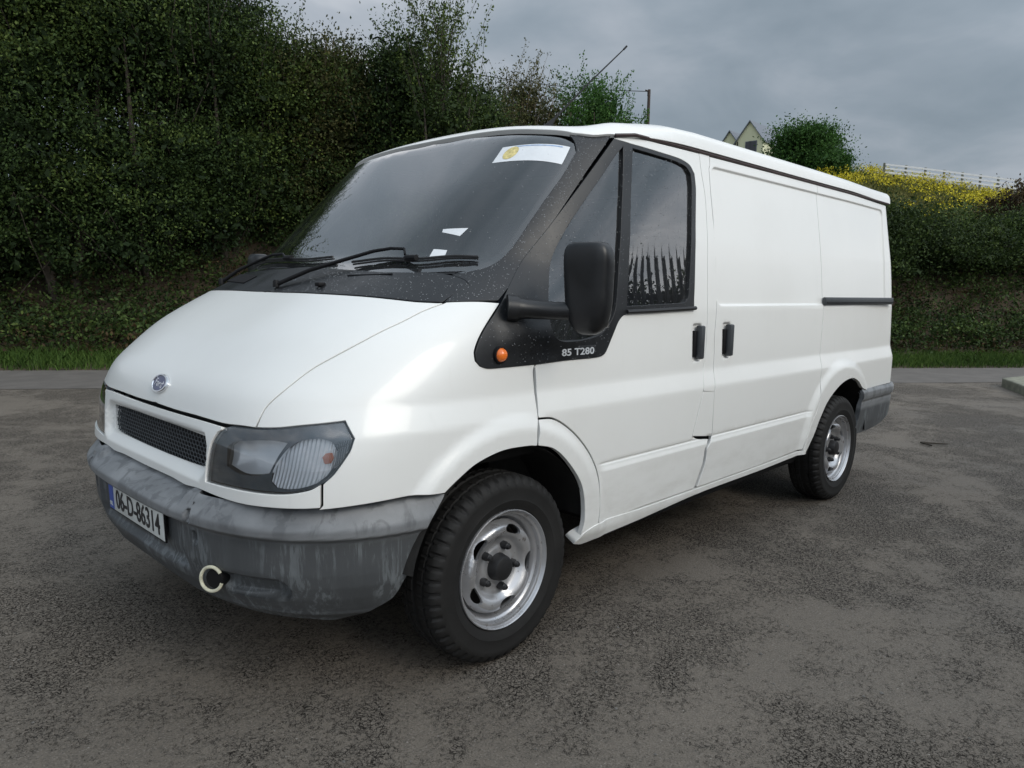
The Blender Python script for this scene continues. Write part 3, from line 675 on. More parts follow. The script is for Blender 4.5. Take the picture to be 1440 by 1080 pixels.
# --- windscreen, scuttle, pillar trims
ge = S('glass_edge')
ge2 = ge[:11]+[(-.10, -.66, 1.329)]
bot = S('glass_bot')[1:]+[(-.165, 0, 1.350)]
wsl = [(.462, 0, 1.912), (.457, -.25, 1.908), (.448, -.47, 1.893), (.465, -.611, 1.876), (.508, -.72, 1.857)]+ge2+bot
wscreen = panel('windscreen', DFront, sym([wsl[0]]+wsl[1:]), 'window_glass', van, step=.05, bstep=.025, gap=0, off=-.004, skirt=0)
# black printed band behind the glass edge
wl = crom(DFront.to(np.array(sym(wsl))), .025); hole = inset(wl, .030)
panel('glass_border', DFront, wl, 'rubber_seal', van, step=.05, bstep=.03, gap=-.01, off=-.008, skirt=0, holes=[hole], two_d=True)
cg = S('cowl_gap')
scut = [(-.34, 0, 1.247), (-.335, -.25, 1.246), (-.30, -.55, 1.242), (-.235, -.75, 1.236), (-.165, -.81, 1.232), *cg[1:3], (-.04, -.78, 1.302), (-.06, -.735, 1.318), (-.10, -.66, 1.329)]+bot
panel('scuttle', DFront, sym(scut), 'black_plastic', van, step=.04, bstep=.02, gap=.0015)
pl = S('pillar_line')
ptrim = [(-.165, -.817, 1.2335), (-.06, -.863, 1.237), (.010, -.890, 1.239)]+pl[::-1][1:]+[(.60, -.79, 1.882), (.535, -.735, 1.872)]+ge[0:8]+[(-.06, -.735, 1.318), (-.04, -.78, 1.302)]+cg[1:3][::-1]
panel('pillar_trim', DFront, ptrim, 'black_plastic', van, step=.025, bstep=.015, gap=.002, off=.002, mirror=True)
# --- black surround of the door windows, raised towards the mirror foot
def FS(x, y, z):
    d = rrect(x, z, -.05, .40, 1.05, 1.20, .06)
    return F(x, y, z)-.010*(1-sstep(-.07, .0, d))
qh = S('quarter_hole'); mh = S('main_hole')
srl = [(a, c_) for a, b, c_ in pr]
panel('window_surround', DSide, srl, 'black_plastic', van, step=.022, bstep=.012, gap=.001, off=.005, holes=[[(a, c_) for a, b, c_ in qh], [(a, c_) for a, b, c_ in mh]], two_d=True, mirror=True, G=FS, skirt=.022)
for nm, h in (('quarter_glass', qh), ('door_glass', mh)):
    panel(nm, DSide, [(a, c_) for a, b, c_ in h], 'window_glass', van, step=.08, bstep=.03, gap=-.006, off=-.008, skirt=0, two_d=True, mirror=True)
# weather strip under the windows and the drip channel
for s_ in (1, -1):
    b_ = MB(); pts = onsurf([(.66, -.94, 1.196), (.85, -.941, 1.199), (1.0, -.941, 1.203), (1.17, -.941, 1.207)], .008); b_.tube([(q[0], q[1]*s_, q[2]) for q in pts], .009, 8); b_.build('window_weatherstrip', 'rubber_seal', van)
    b_ = MB(); ch = [(.70, -.83, 1.885), (.80, -.856, 1.898)]+[(x, -.862+.003*max(0, x-3)*4, 1.899) for x in (1.2, 1.8, 2.4, 3.0, 3.6, 3.8)]; pts = onsurf(ch, .0); b_.tube([(q[0], q[1]*s_, q[2]) for q in pts], .0075, 8); b_.build('drip_channel', 'gutter_brown', van)
# --- grille surround, grille
def FG(x, y, z):
    d = rrect(np.abs(y), z, -.50, .435, .705, .805, .03)
    low = sstep(.0, .05, .73-z)
    return F(x, y, z)+.030*(1-sstep(-.002, .024+.012*low, d))-.008
go = [(-.8, -.425, .806), (-.8, -.434, .798), (-.8, -.430, .75), (-.8, -.418, .716), (-.8, -.395, .707), (-.8, -.2, .704), (-.8, 0, .703)]
gso = [(-.785, 0, .852), (-.785, -.171, .853), (-.782, -.335, .855), (-.776, -.436, .855), (-.769, -.515, .853)]+[lp[0]][:0]+[(-.781, -.523, .845)]+[lp[17], lp[16], lp[15], lp[14], lp[13], lp[12], lp[11], lp[10], lp[9]]+S('surr_bot')+[(-.812, 0, .645)]
gh = np.array(go[::-1]+[(-.8, -.2, .812), (-.8, 0, .812)][:0]); gop = DFront.to(np.array([(-.8, 0, .811), (-.8, -.2, .811)]+go+mirr(go)[::-1][1:]+[(-.8, .2, .811)]))
_L = DFront.to(np.array(sym(gso)))
panel('grille_surround', DFront, _L, 'white_paint', van, step=.0095, bstep=.009, G=FG, holes=[gop], two_d=True, skirt=.02, gap=.002)
grille = panel('grille_backing', DFront, gop, 'matte_black', van, step=.05, bstep=.04, gap=-.02, G=F, off=-.075, two_d=True, skirt=0)
b_ = MB(); rows = 9; z0, z1 = .700, .815; dz = (z1-z0)/rows; dy = .0235
def gpt(y, z):
    P, h = march([[-1.4, y, z]], [[1., 0, 0]], 0, 1.4, 90, F, -.034); return P[0]
nodes = {}
ny = int(.45/dy*2)
YY = [(-.452+dy*.5*i) for i in range(int(.904/(dy*.5))+1)]
for r in range(rows+1):
    z = z0+dz*r; U = np.array([[-1.4, y, z+(dz*.18 if (i+r) % 2 else -dz*.18)] for i, y in enumerate(YY)])
    P, h = march(U, np.tile([1., 0, 0], (len(U), 1)), 0, 1.4, 90, F, -.034); nodes[r] = P
for r in range(rows+1):
    b_.tube(nodes[r], .0022, 4, cap=False)
    if r < rows:
        for i in range(len(YY)):
            if (i+r) % 2: b_.tube([nodes[r][i], nodes[r+1][i]], .0022, 4, cap=False)
b_.build('grille_mesh', 'dark_grey_plastic', van, smooth=False)
# --- headlamps
lens = []
for s_, o_ in zip((1, -1), panel('headlamp', DFront, [tuple(q) for q in lp], 'lamp_glass', van, step=.03, bstep=.015, gap=.003, off=.001, skirt=.006, mirror=True)):
    lens.append(o_)
panel('lamp_housing', DFront, [tuple(q) for q in lp], 'lamp_housing', lens, step=.03, bstep=.02, gap=.001, off=-.016, skirt=0, mirror=True, holes=[S('lamp_main'), S('lamp_ind')])
panel('lamp_back', DFront, [tuple(q) for q in lp], 'lamp_housing', lens, step=.05, bstep=.03, gap=.004, off=-.085, skirt=0, mirror=True)
def FL(c_, a, dep):      # bowl-shaped reflector
    c_ = np.array(c_)
    def g(x, y, z):
        r = np.sqrt((np.abs(y)-abs(c_[1]))**2/a[0]**2+(z-c_[2])**2/a[1]**2); return F(x, y, z)+dep*(1-np.clip(r, 0, 1.4)**2/1.96)
    return g
panel('reflector', DFront, S('lamp_main'), 'lamp_reflector', lens, step=.014, bstep=.012, gap=0, off=-.012, G=FL((-.72, -.64, .782), (.15, .07), .045), skirt=.02, mirror=True)
panel('indicator_reflector', DFront, S('lamp_ind'), 'ribbed_reflector', lens, step=.012, bstep=.01, gap=0, off=-.012, G=FL((-.64, -.80, .79), (.12, .09), .02), skirt=.02, mirror=True)
panel('amber_bulb', DFront, S('lamp_amber'), 'amber_dull', lens, step=.01, bstep=.008, gap=0, off=-.008, G=F, skirt=.006, mirror=True)
# chrome rim between the two chambers
# --- front bumper
bt = [(-.86, 0, .632), (-.86, -.30, .632), (-.85, -.365, .634), (-.838, -.41, .648)]+S('bump_top')[:]; bk = S('bump_back'); bb = S('bump_bot')
bl = bt+[(-.30, -.98, .62)][:0]+bk[1:-1]+bb+[(-.62, -.73, .272), (-.70, -.60, .276), (-.755, -.45, .285), (-.78, -.30, .315), (-.80, 0, .325)]
panel('front_bumper', DBump, sym(bl), 'bumper_plastic', van, step=.0085, bstep=.009, gap=0, G=FB, skirt=.03)
# dark lower valance between the bumper and the ground
panel('valance', DBump, sym([(-.80, 0, .36), (-.80, -.4, .35), (-.66, -.70, .33), (-.50, -.84, .30), (-.50, -.80, .262), (-.62, -.66, .258), (-.72, -.45, .262), (-.745, 0, .268)]), 'dark_grey_plastic', van, step=.03, bstep=.025, gap=0, G=FB, off=-.030, skirt=.02)
rp = np.array(O['ring'][0]); rn = Vector((-.62, -.75, .12)).normalized(); rx_ = Vector((rn.y, -rn.x, 0)).normalized(); ry_ = rn.cross(rx_)
if rx_.y > 0: rx_ = -rx_
rc = Vector(rp)+rn*.022+Vector((0, 0, -.012)); t_ = [rc+rx_*.034*math.cos(a)+Vector((0, 0, 1))*.038*math.sin(a)+rn*.012*math.cos(a) for a in np.linspace(.55, 5.95, 34)]
b_ = MB(); b_.tube(t_, .0052, 8); b_.build('towing_ring', 'tow_ring', van)
b_ = MB(); b_.lathe([(0, -.02), (.029, -.02), (.032, -.012), (.030, .02)], 24, 'y'); ob = b_.build('towing_eye_cover', 'matte_black', van); ob.rotation_euler = (0, 0, math.radians(-62)); ob.location = tuple(Vector(rp)+rn*.004+Vector((0, 0, -.010))+rx_*.016)
# --- number plate
bx = empty('number_plate', (-.858, .012, .4995)); bx.parent = van; bx.rotation_euler = (0, math.radians(-2), 0)
b_ = MB(); b_.box((0, 0, 0), (.004, .52, .112)); b_.build('plate', 'plate_white', bx, bevel=.0012)
b_ = MB(); b_.box((-.0026, .236, 0), (.0012, .044, .108)); b_.build('plate_band', 'plate_blue', bx)
b_ = MB(); b_.box((.002, 0, 0), (.006, .53, .120)); b_.build('plate_frame', 'matte_black', bx)
def text(name, s, mat, parent, size, width, M3, depth=.0006, bold=0.0):
    cu = bpy.data.curves.new(name, 'FONT'); cu.body = s; cu.size = 1; cu.align_x = 'CENTER'; cu.align_y = 'CENTER'; cu.extrude = .001; cu.offset = bold; cu.resolution_u = 3
    to = bpy.data.objects.new(name+'_src', cu); COL.objects.link(to); bpy.context.view_layer.update()
    me = bpy.data.meshes.new_from_object(to.evaluated_get(bpy.context.evaluated_depsgraph_get())); bpy.data.objects.remove(to)
    n = len(me.vertices); V = np.zeros(n*3); me.vertices.foreach_get('co', V); V = V.reshape(-1, 3)
    V[:, :2] -= (V[:, :2].max(0)+V[:, :2].min(0))/2; sz = V[:, :2].max(0)-V[:, :2].min(0)
    V[:, 0] *= width/sz[0]; V[:, 1] *= size/sz[1]; V[:, 2] *= depth/.001
    me.vertices.foreach_set('co', V.ravel()); me.materials.clear(); me.update()
    o = link(name, me, parent, mat); o.matrix_local = M3; return o
def MM(x, y, z, loc): m_ = Matrix((x, y, z)).transposed().to_4x4(); m_.translation = Vector(loc); return m_
front = lambda loc: MM((0, -1, 0), (0, 0, 1), (-1, 0, 0), loc)
text('plate_text', '06-D-86314', 'print_black', bx, .073, .415, front((-.0034, -.022, -.006)), bold=.012)
text('plate_county', 'BAILE ÁTHA CLIATH', 'print_black', bx, .009, .125, front((-.0034, .02, .044)))
text('plate_country', 'IRL', 'plate_white', bx, .015, .028, front((-.0040, .236, -.034)))
# --- rear bumper corner
def FK(x, y, z):
    W = np.interp(z, [.30, .36, .45, .585, .597, .605, .625, .655, .672, .69], [.93, .955, .972, .982, .978, .990, .996, .996, .985, .97])
    return smax(np.abs(y)-W, x-3.905, .16)
rb = [(3.205, .674), (3.225, .60), (3.215, .50), (3.17, .385), (3.30, .378), (3.50, .385), (3.68, .41), (3.80, .47), (3.86, .56), (3.872, .674)]
panel('rear_bumper', DSide, rb, 'bumper_plastic', van, step=.014, bstep=.014, gap=0, two_d=True, G=FK, skirt=.03, mirror=True)
b_ = MB(); b_.box((3.85, 0, .53), (.10, 1.70, .26)); b_.build('rear_bumper_beam', 'bumper_plastic', van, bevel=.02)
# --- door handles, rails, badge, side repeaters
for s_ in (1, -1):
    for hx, nm in ((1.212, 'door_handle'), (1.478, 'door_handle')):
        b_ = MB(); P = onsurf([(hx, -.95, 1.053)], 0)[0]; yy = float(surf(DSide, np.array([[hx, 1.053+.13]]))[0][1])
        b_.box((hx+.008, s_*(yy-.010), 1.055), (.034, .034, .150)); b_.build(nm, 'dark_grey_plastic', van, bevel=.008)
        b_ = MB(); b_.box((hx-.016, s_*(yy+.004), 1.048), (.030, .016, .118)); b_.build('handle_recess', 'matte_black', van, bevel=.004)
    y0 = float(surf(DSide, np.array([[3.1, 1.215]]))[0][1])
    b_ = MB(); b_.box((3.178, s_*(y0-.004), 1.237), (1.165, .024, .046)); b_.build('door_rail', 'dark_grey_plastic', van, bevel=.007)
    b_ = MB(); b_.box((3.175, s_*(y0-.017), 1.228), (1.135, .004, .006)); b_.build('rail_groove', 'matte_black', van)
    q = np.array(O['orange'][0]); q[1] -= .012; b_ = MB(); b_.lathe([(0, -.020), (.010, -.0185), (.018, -.013), (.023, -.004), (.024, .008)], 24, 'y'); ob = b_.build('side_repeater', 'amber_lens', van); ob.location = (q[0], s_*q[1], q[2]); ob.scale = (1, s_, 1)
    b_ = MB(); b_.lathe([(.024, -.004), (.028, -.003), (.029, .01)], 24, 'y'); ob = b_.build('repeater_rim', 'matte_black', van); ob.location = (q[0], s_*q[1], q[2]); ob.scale = (1, s_, 1)
yb = float(surf(DSide, np.array([[.36, 1.053]]), FS, .005)[0][1])
bd = empty('model_badge', (.362, yb, 1.056)); bd.parent = van
text('badge_text', '85 T280', 'silver_print', bd, .026, .185, MM((1, 0, 0), (0, 0, 1), (0, -1, 0), (0, -.0015, 0)), bold=.02)
b_ = MB(); b_.box((0, .001, 0), (.205, .003, .040)); b_.build('badge_plate', 'black_plastic', bd, bevel=.001)
# --- oval bonnet emblem
lc = surf(DFront, DFront.to(np.array([[-.759, 0, .928]])))[0]; ln = Vector(grad(lc[None])[0]); lx = Vector((0, -1, 0)); ly = ln.cross(lx).normalized()
em = empty('bonnet_emblem'); em.parent = van; em.matrix_local = MM(lx, ly, ln, lc+np.array(ln)*.002)
def oval(name, a, b2, h0, h1, mat, inner=None):
    b_ = MB(); n = 40; V = []
    prof = [(1, h0), (1, h1*.7+h0*.3), (.96, h1)] if inner is None else [(1, h0), (1, h1*.6), (.95, h1), (inner+.03, h1), (inner, h1*.5)]
    for r, h in prof:
        for k in range(n): t = 2*math.pi*k/n; V.append((a*r*math.cos(t), b2*r*math.sin(t), h))
    F_ = [(i*n+k, i*n+(k+1) % n, (i+1)*n+(k+1) % n, (i+1)*n+k) for i in range(len(prof)-1) for k in range(n)]
    if inner is None: F_.append(tuple((len(prof)-1)*n+k for k in range(n)))
    b_.add(V, F_); return b_.build(name, mat, em)
oval('emblem_ring', .066, .034, -.004, .007, 'chrome', .80); oval('emblem_field', .054, .0275, -.004, .0045, 'badge_blue')
tx = text('emblem_text', 'Ford', 'chrome', em, .026, .066, MM((1, 0, 0), (.25, 1, 0), (0, 0, 1), (0, 0, .0048)))
# --- stickers on the glass
def sticker(name, loop, mat, off, parent=van, gap=0): return panel(name, DFront, [tuple(q) for q in loop], mat, parent, step=.05, bstep=.03, gap=gap, off=off, skirt=0, corner=20)
stk = sticker('windscreen_label', S('sticker'), 'paper_white', -.003)
A, B, C_, D_ = [np.array(q) for q in S('sticker')]
def bil(u, v): return (A*(1-u)+B*u)*(1-v)+(D_*(1-u)+C_*u)*v
sticker('label_seal', [tuple(bil(.20+.105*math.cos(t), .52+.40*math.sin(t))) for t in np.linspace(0, 2*math.pi, 17)[:-1]], 'seal_yellow', -.0022, stk)
for v in (.10,): sticker('label_print', [tuple(bil(*q)) for q in ((.20, v), (.9, v-.01), (.9, v+.05), (.20, v+.06))], 'paper_blue', -.0023, stk)
ss = S('sticker_small')
sticker('torn_sticker', ss[:4], 'paper_white', -.003); sticker('tax_disc', ss[4:], 'paper_white', -.003)
# --- mirrors
for s_ in (1, -1):
    mi = empty('door_mirror', (.195, -1.125*s_, 1.283)); mi.parent = van
    b_ = MB(); n = 20; V = []; rows_ = 21
    for i in range(rows_):
        t = -1+2*i/(rows_-1); zt = .152*math.sin(t*math.pi/2)
        ex = 5.0 if t > 0 else 3.0; e = (1-abs(math.sin(t*math.pi/2))**ex)**(1/ex); wy = (.080+.012*t)*max(e, .02); wx = .052*max(e, .02)
        for k in range(n*2):
            a = math.pi*k/n; ca, sa = math.cos(a), math.sin(a); x = wx*math.copysign(abs(ca)**.62, ca); y = wy*math.copysign(abs(sa)**.62, sa)
            if ca > 0: x = min(x, .030)          # flat glass side towards the driver
            V.append((x-.012*t+.0, y*1.0, zt))
    m_ = 2*n; F_ = [(i*m_+k, i*m_+(k+1) % m_, (i+1)*m_+(k+1) % m_, (i+1)*m_+k) for i in range(rows_-1) for k in range(m_)]+[tuple(range(m_))[::-1], tuple((rows_-1)*m_+k for k in range(m_))]
    b_.add(V, F_); h_ = b_.build('mirror_housing', 'black_plastic', mi, angle=50); h_.rotation_euler = (0, 0, math.radians(10)*s_)
    b_ = MB(); b_.box((.031, 0, 0), (.004, .125, .25)); g_ = b_.build('mirror_glass', 'chrome', mi, bevel=.001); g_.rotation_euler = (0, 0, math.radians(10)*s_)
    b_ = MB(); b_.tube([(-.155, .185*s_, -.068), (-.12, .165*s_, -.070), (-.06, .10*s_, -.074), (-.01, .04*s_, -.074)], [.038, .033, .030, .030], 14); b_.build('mirror_arm', 'black_plastic', mi)
    b_ = MB(); b_.tube([(-.175, .205*s_, -.068), (-.145, .182*s_, -.069)], [.046, .042], 14); b_.build('mirror_foot', 'black_plastic', mi)
# --- wipers
def wiper(arm, blade, name):
    wp = empty(name); wp.parent = van
    A_ = onsurf(arm, .026); A_[-1] = onsurf([arm[-1]], .020)[0]; A_[0] = onsurf([arm[0]], .012)[0]
    b_ = MB(); b_.tube(A_, np.linspace(.0085, .0045, len(A_)), 8); b_.build('wiper_arm', 'matte_black', wp)
    b_ = MB(); b_.lathe([(0, .018), (.008, .018), (.012, .010), (.012, -.01)], 16, 'z', c=tuple(A_[0])); b_.build('wiper_pivot', 'matte_black', wp)
    Bp = crom(blade, .03, closed=False, corner=200); B1 = onsurf(Bp, .006); B2 = onsurf(Bp, .016)
    b_ = MB(); b_.tube(B1, .0035, 6); b_.tube(B2, .0045, 6); b_.build('wiper_blade', 'rubber_seal', wp)
    mid = B2[len(B2)//2]; b_ = MB(); b_.tube([mid+[0, -.03, .003], mid+[0, .03, .003]], .011, 8); b_.build('blade_clip', 'matte_black', wp)
gl = lambda pts: [tuple(surf(DFront, DFront.to(np.array([q])))[0]) for q in pts]
wiper(gl([(-.315, -.03, 1.262), (-.24, -.14, 1.31), (-.151, -.27, 1.357), (-.10, -.36, 1.385), (-.079, -.438, 1.396), (-.068, -.50, 1.392), (-.085, -.52, 1.375)]), gl([(-.155, -.292, 1.350), (-.12, -.44, 1.366), (-.082, -.586, 1.364), (.00, -.69, 1.373), (.046, -.752, 1.374)]), 'windscreen_wiper')
wiper(gl([(-.24, .62, 1.27), (-.20, .57, 1.32), (-.13, .50, 1.36), (-.095, .40, 1.383), (-.10, .30, 1.385), (-.11, .26, 1.372)]), gl([(-.09, .58, 1.350), (-.10, .42, 1.362), (-.115, .25, 1.366), (-.13, .05, 1.366), (-.117, -.111, 1.372)]), 'windscreen_wiper')
# washer jet and scuttle vents
b_ = MB(); q = onsurf(gl([(-.30, -.30, 1.275)]), .006)[0]; b_.box(q, (.03, .03, .014)); b_.build('washer_jet', 'matte_black', van, bevel=.004)
for y0, y1 in ((.30, .72),):
    b_ = MB()
    for k in range(22):
        y = y0+(y1-y0)*k/21; P = onsurf(gl([(-.29+.2*(y/.8)**2, y, 1.262), (-.25+.2*(y/.8)**2, y, 1.30)]), .003); b_.tube(P, .004, 4)
    b_.build('scuttle_vent', 'matte_black', van)
b_ = MB(); P = onsurf(gl([(-.20, -.35, 1.300), (-.17, -.55, 1.318)]), .002); b_.tube(P, .003, 6); b_.build('scuttle_seam', 'matte_black', van)
# --- aerial
ae = empty('roof_aerial', (.850, -.345, 1.99)); ae.parent = van
zr = surf(DRoof, DRoof.to(np.array([[.850, -.345, 2.0]])))[0]; ae.location = zr+np.array([0, 0, .012])
b_ = MB(); b_.tube([(-.03, 0, -.004), (.0, 0, .012), (.03, 0, .045), (.045, 0, .060)], [.018, .020, .010, .006], 12); b_.build('aerial_base', 'matte_black', ae)
b_ = MB(); b_.tube([(.04, 0, .055), (.30, 0, .275), (.565, -.004, .490)], [.0052, .004, .003], 8); b_.tube([(.548, -.004, .476), (.572, -.004, .497)], .005, 8); b_.build('aerial_rod', 'matte_black', ae)
# --- wheels
def mesh_grid(rows, n, closed_v=True):
    return [(i*n+k, (i+1)*n+k, (i+1)*n+(k+1) % n, i*n+(k+1) % n) for i in range(rows-1) for k in range(n)]
def tyre_mesh():
    prof = [(.206, -.078), (.213, -.088), (.225, -.094), (.240, -.0985), (.243, -.0995), (.246, -.0985), (.262, -.1000), (.280, -.0985), (.283, -.0992), (.297, -.0960), (.3085, -.0900), (.3165, -.0835), (.3225, -.076),
            (.3255, -.068), (.3260, -.050), (.3260, -.046), (.3185, -.044), (.3185, -.038), (.3270, -.036), (.3275, -.014), (.3200, -.012), (.3200, -.006)]
    prof = prof+[(r, -y) for r, y in prof[::-1]]
    n = 288; V = []
    for i, (r, y) in enumerate(prof):
        for k in range(n):
            rr = r; ay_ = abs(y); a = 2*math.pi*k/n; ph = k % 6; blk = k//6
            if ay_ > .058 and r > .308: rr -= .0085 if ph in (0, 1) else 0
            elif .035 < ay_ <= .058 and r > .322: rr -= .006 if (ph in (2,)) else 0
            elif ay_ <= .037 and r > .322: rr -= .005 if ((k+int(y*300)) % 6) == 0 else 0
            V.append((rr*math.cos(a), y, rr*math.sin(a)))
    me = bpy.data.meshes.new('tyre'); me.from_pydata(V, [], mesh_grid(len(prof), n)); me.update()
    me.polygons.foreach_set('use_smooth', [True]*len(me.polygons)); me.set_sharp_from_angle(angle=math.radians(28)); return me
def dish_depth(r, a):
    base = np.interp(r, [0, .050, .062, .070, .078, .10, .116, .132, .148, .160, .170], [.040, .040, .040, .044, .047, .040, .022, .014, .018, .036, .054])
    return base+.005*np.cos(5*(a-math.radians(67)))*sstep(.08, .12, r)*(1-sstep(.15, .17, r))
def rim_mesh():
    outer = np.array([(.166*math.cos(t), .166*math.sin(t)) for t in np.linspace(0, 2*math.pi, 97)[:-1]])
    holes = []
    for k in range(5):
        a0 = math.radians(67+36*0+72*k); L = []
        for t in np.linspace(0, 2*math.pi, 21)[:-1]:
            da = .29*math.cos(t); dr = .0155*math.sin(t)*(1 if abs(math.cos(t)) < 2 else 1); r = .1375+dr; L.append((r*math.cos(a0+da), r*math.sin(a0+da)))
        holes.append(np.array(L))
    g = np.arange(-.17, .17, .0055); A_, B_ = np.meshgrid(g, g); P = np.stack([A_.ravel(), B_.ravel()], 1); P = P[inpoly(P, outer)]
    for h in holes: P = P[~inpoly(P, h)]
    bd_ = np.concatenate([outer]+holes); P = P[dist2(P, bd_) > .0028]
    edges = []; b = 0
    for L in [outer]+holes: n = len(L); edges += [(b+i, b+(i+1) % n) for i in range(n)]; b += n
    vs, _, fs, *_r = delaunay_2d_cdt([Vector(q) for q in np.concatenate([bd_, P])], edges, [], 0, 1e-7)
    V2 = np.array([tuple(v) for v in vs]); T = np.array([f for f in fs if len(f) == 3]); cen = V2[T].mean(1); k = inpoly(cen, outer)
    for h in holes: k &= ~inpoly(cen, h)
    T = T[k]; r = np.hypot(*V2.T); a = np.arctan2(V2[:, 1], V2[:, 0]); D = dish_depth(r, a)
    V = [(x, -.088+d, z) for (x, z), d in zip(V2, D)]; F_ = [tuple(map(int, t)) for t in T]
    # slot walls
    for h in holes:
        b = len(V); n = len(h)
        for q in h: d = float(dish_depth(np.hypot(*q), math.atan2(q[1], q[0]))); V += [(q[0], -.088+d, q[1]), (q[0]*.995, -.088+d+.012, q[1]*.995)]
        F_ += [(b+2*i, b+2*i+1, b+2*((i+1) % n)+1, b+2*((i+1) % n)) for i in range(n)]
    # barrel and flanges
    prof = [(.166, -.034), (.1665, -.020), (.172, -.028), (.178, -.050), (.181, -.056), (.188, -.060), (.1895, -.072), (.1915, -.0765), (.199, -.0785), (.2015, -.083), (.2035, -.0900), (.2055, -.0925), (.2080, -.0915), (.2090, -.088), (.208, -.080), (.2, -.06), (.19, .0), (.2, .08), (.207, .088)]
    n = 96; b = len(V)
    for r_, y in prof:
        for k in range(n): t = 2*math.pi*k/n; V.append((r_*math.cos(t), y, r_*math.sin(t)))
    F_ += [tuple(b+q for q in f) for f in mesh_grid(len(prof), n)]
    me = bpy.data.meshes.new('rim'); me.from_pydata(V, [], F_); bm = bmesh.new(); bm.from_mesh(me); bmesh.ops.recalc_face_normals(bm, faces=bm.faces); bm.to_mesh(me); bm.free()
    me.polygons.foreach_set('use_smooth', [True]*len(me.polygons)); me.set_sharp_from_angle(angle=math.radians(40)); return me
tm, rm = tyre_mesh(), rim_mesh()
wh = empty('wheel', (0, -.868, .325)); wh.parent = van
link('tyre', tm, wh, 'tyre_rubber'); link('rim', rm, wh, 'wheel_steel')
b_ = MB(); b_.lathe([(0, -.088), (.030, -.087), (.040, -.083), (.044, -.075), (.046, -.060), (.049, -.044), (.049, -.03)], 32, 'y'); b_.build('hub_cap', 'hub_black', wh)
for k in range(5):
    a = math.radians(67+72*k); b_ = MB(); c_ = (.076*math.cos(a), 0, .076*math.sin(a))
    b_.lathe([(0, -.080), (.007, -.079), (.0095, -.075), (.009, -.072), (.0120, -.069), (.0115, -.062), (.0145, -.056), (.0145, -.040)], 14, 'y', c=c_); b_.build('wheel_nut', 'hub_black', wh)
b_ = MB(); b_.lathe([(0, .0), (.15, .0), (.16, .02), (.16, .07)], 40, 'y'); b_.build('brake_drum', 'brake_metal', wh)
kids = list(wh.children)
for loc, rz, ry in (((2.933, -.868, .325), 0, .5), ((0, .868, .325), math.pi, .3), ((2.933, .868, .325), math.pi, 1.1)):
    w2 = wh.copy(); COL.objects.link(w2); w2.parent = van; w2.location = loc; w2.rotation_euler = (0, ry, rz)
    for c_ in kids: d_ = c_.copy(); COL.objects.link(d_); d_.parent = w2
# --- wheel housings and floor
def liner(cx, r, y0, y1, a0=-30, a1=210, cz=.33, el=1.0):
    for s_ in (1, -1):
        b_ = MB(); n = 26; V = []
        for y, rr in ((y0, r), (y0+.03, r+.012), (y1, r+.01)):
            for k in range(n+1): a = math.radians(a0+(a1-a0)*k/n); V.append((cx+rr*math.cos(a)*(el if math.cos(a) < 0 else 1.0), s_*y, cz+rr*math.sin(a)))
        m_ = n+1; F_ = [(i*m_+k, i*m_+k+1, (i+1)*m_+k+1, (i+1)*m_+k) for i in range(2) for k in range(n)]; F_.append(tuple(2*m_+k for k in range(m_)))
        b_.add(V, F_); b_.build('wheel_housing', 'under_body', van)
liner(.0, .425, -.975, -.60, 12, 168); liner(2.88, .455, -.975, -.55, 8, 170, el=1.12)
b_ = MB(); b_.box((1.4, 0, .40), (1.7, 1.84, .08)); b_.box((1.45, 0, .43), (4.4, 1.18, .16)); b_.build('floor_pan', 'under_body', van)
b_ = MB(); b_.tube([(0, -.75, .30), (0, .75, .30)], .035, 8); b_.tube([(2.933, -.75, .325), (2.933, .75, .325)], .05, 8); b_.box((.9, .35, .27), (1.2, .22, .08)); b_.tube([(.6, .2, .25), (2.4, .2, .27), (3.6, .45, .30)], .035, 8); b_.build('running_gear', 'under_body', van)
b_ = MB(); b_.box((.30, -.70, .52), (.30, .02, .30)); b_.build('splash_guard', 'under_body', van)
# --- cab interior
b_ = MB(); b_.add([(-.10, -.80, 1.22), (-.10, .80, 1.22), (.36, .80, 1.20), (.36, -.80, 1.20), (.40, .80, .95), (.40, -.80, .95), (.15, .80, .80), (.15, -.80, .80), (-.10, .8, .9), (-.10, -.8, .9)], [(0, 1, 2, 3), (3, 2, 4, 5), (5, 4, 6, 7), (0, 9, 8, 1)]); b_.box((.27, .38, 1.25), (.16, .36, .09)); b_.build('dashboard', 'interior_grey', van, bevel=.015)
b_ = MB(); t = [(.43+.02*math.cos(a)+.10*math.sin(a)*0+math.sin(a)*.06, .38+.19*math.cos(a), 1.16+.17*math.sin(a)) for a in np.linspace(0, 2*math.pi, 33)]; b_.tube(t, .014, 8, cap=False); b_.tube([(.42, .20, 1.16), (.42, .56, 1.16)], .014, 6); b_.tube([(.43, .38, 1.16), (.30, .38, 1.08)], .03, 8); b_.build('steering_wheel', 'matte_black', van)
for yy, ww in ((.42, .46), (-.38, .82)):
    seat = empty('seat', (.95, yy, 0)); seat.parent = van
    b_ = MB(); b_.box((0, 0, .78), (.50, ww, .16)); b_.build('seat_cushion', 'seat_cloth', seat, bevel=.05)
    b_ = MB(); b_.box((.26, 0, 1.14), (.14, ww, .62), Matrix.Rotation(math.radians(12), 3, 'Y')); b_.build('seat_back', 'seat_cloth', seat, bevel=.05)
    for dy in ((0,) if ww < .5 else (-.2, .2)):
        b_ = MB(); b_.box((.33, dy, 1.55), (.10, .26, .17)); b_.build('head_restraint', 'seat_cloth', seat, bevel=.04)
b_ = MB(); b_.box((1.42, 0, 1.10), (.02, 1.70, 1.30)); b_.build('bulkhead', 'bulkhead_grey', van)
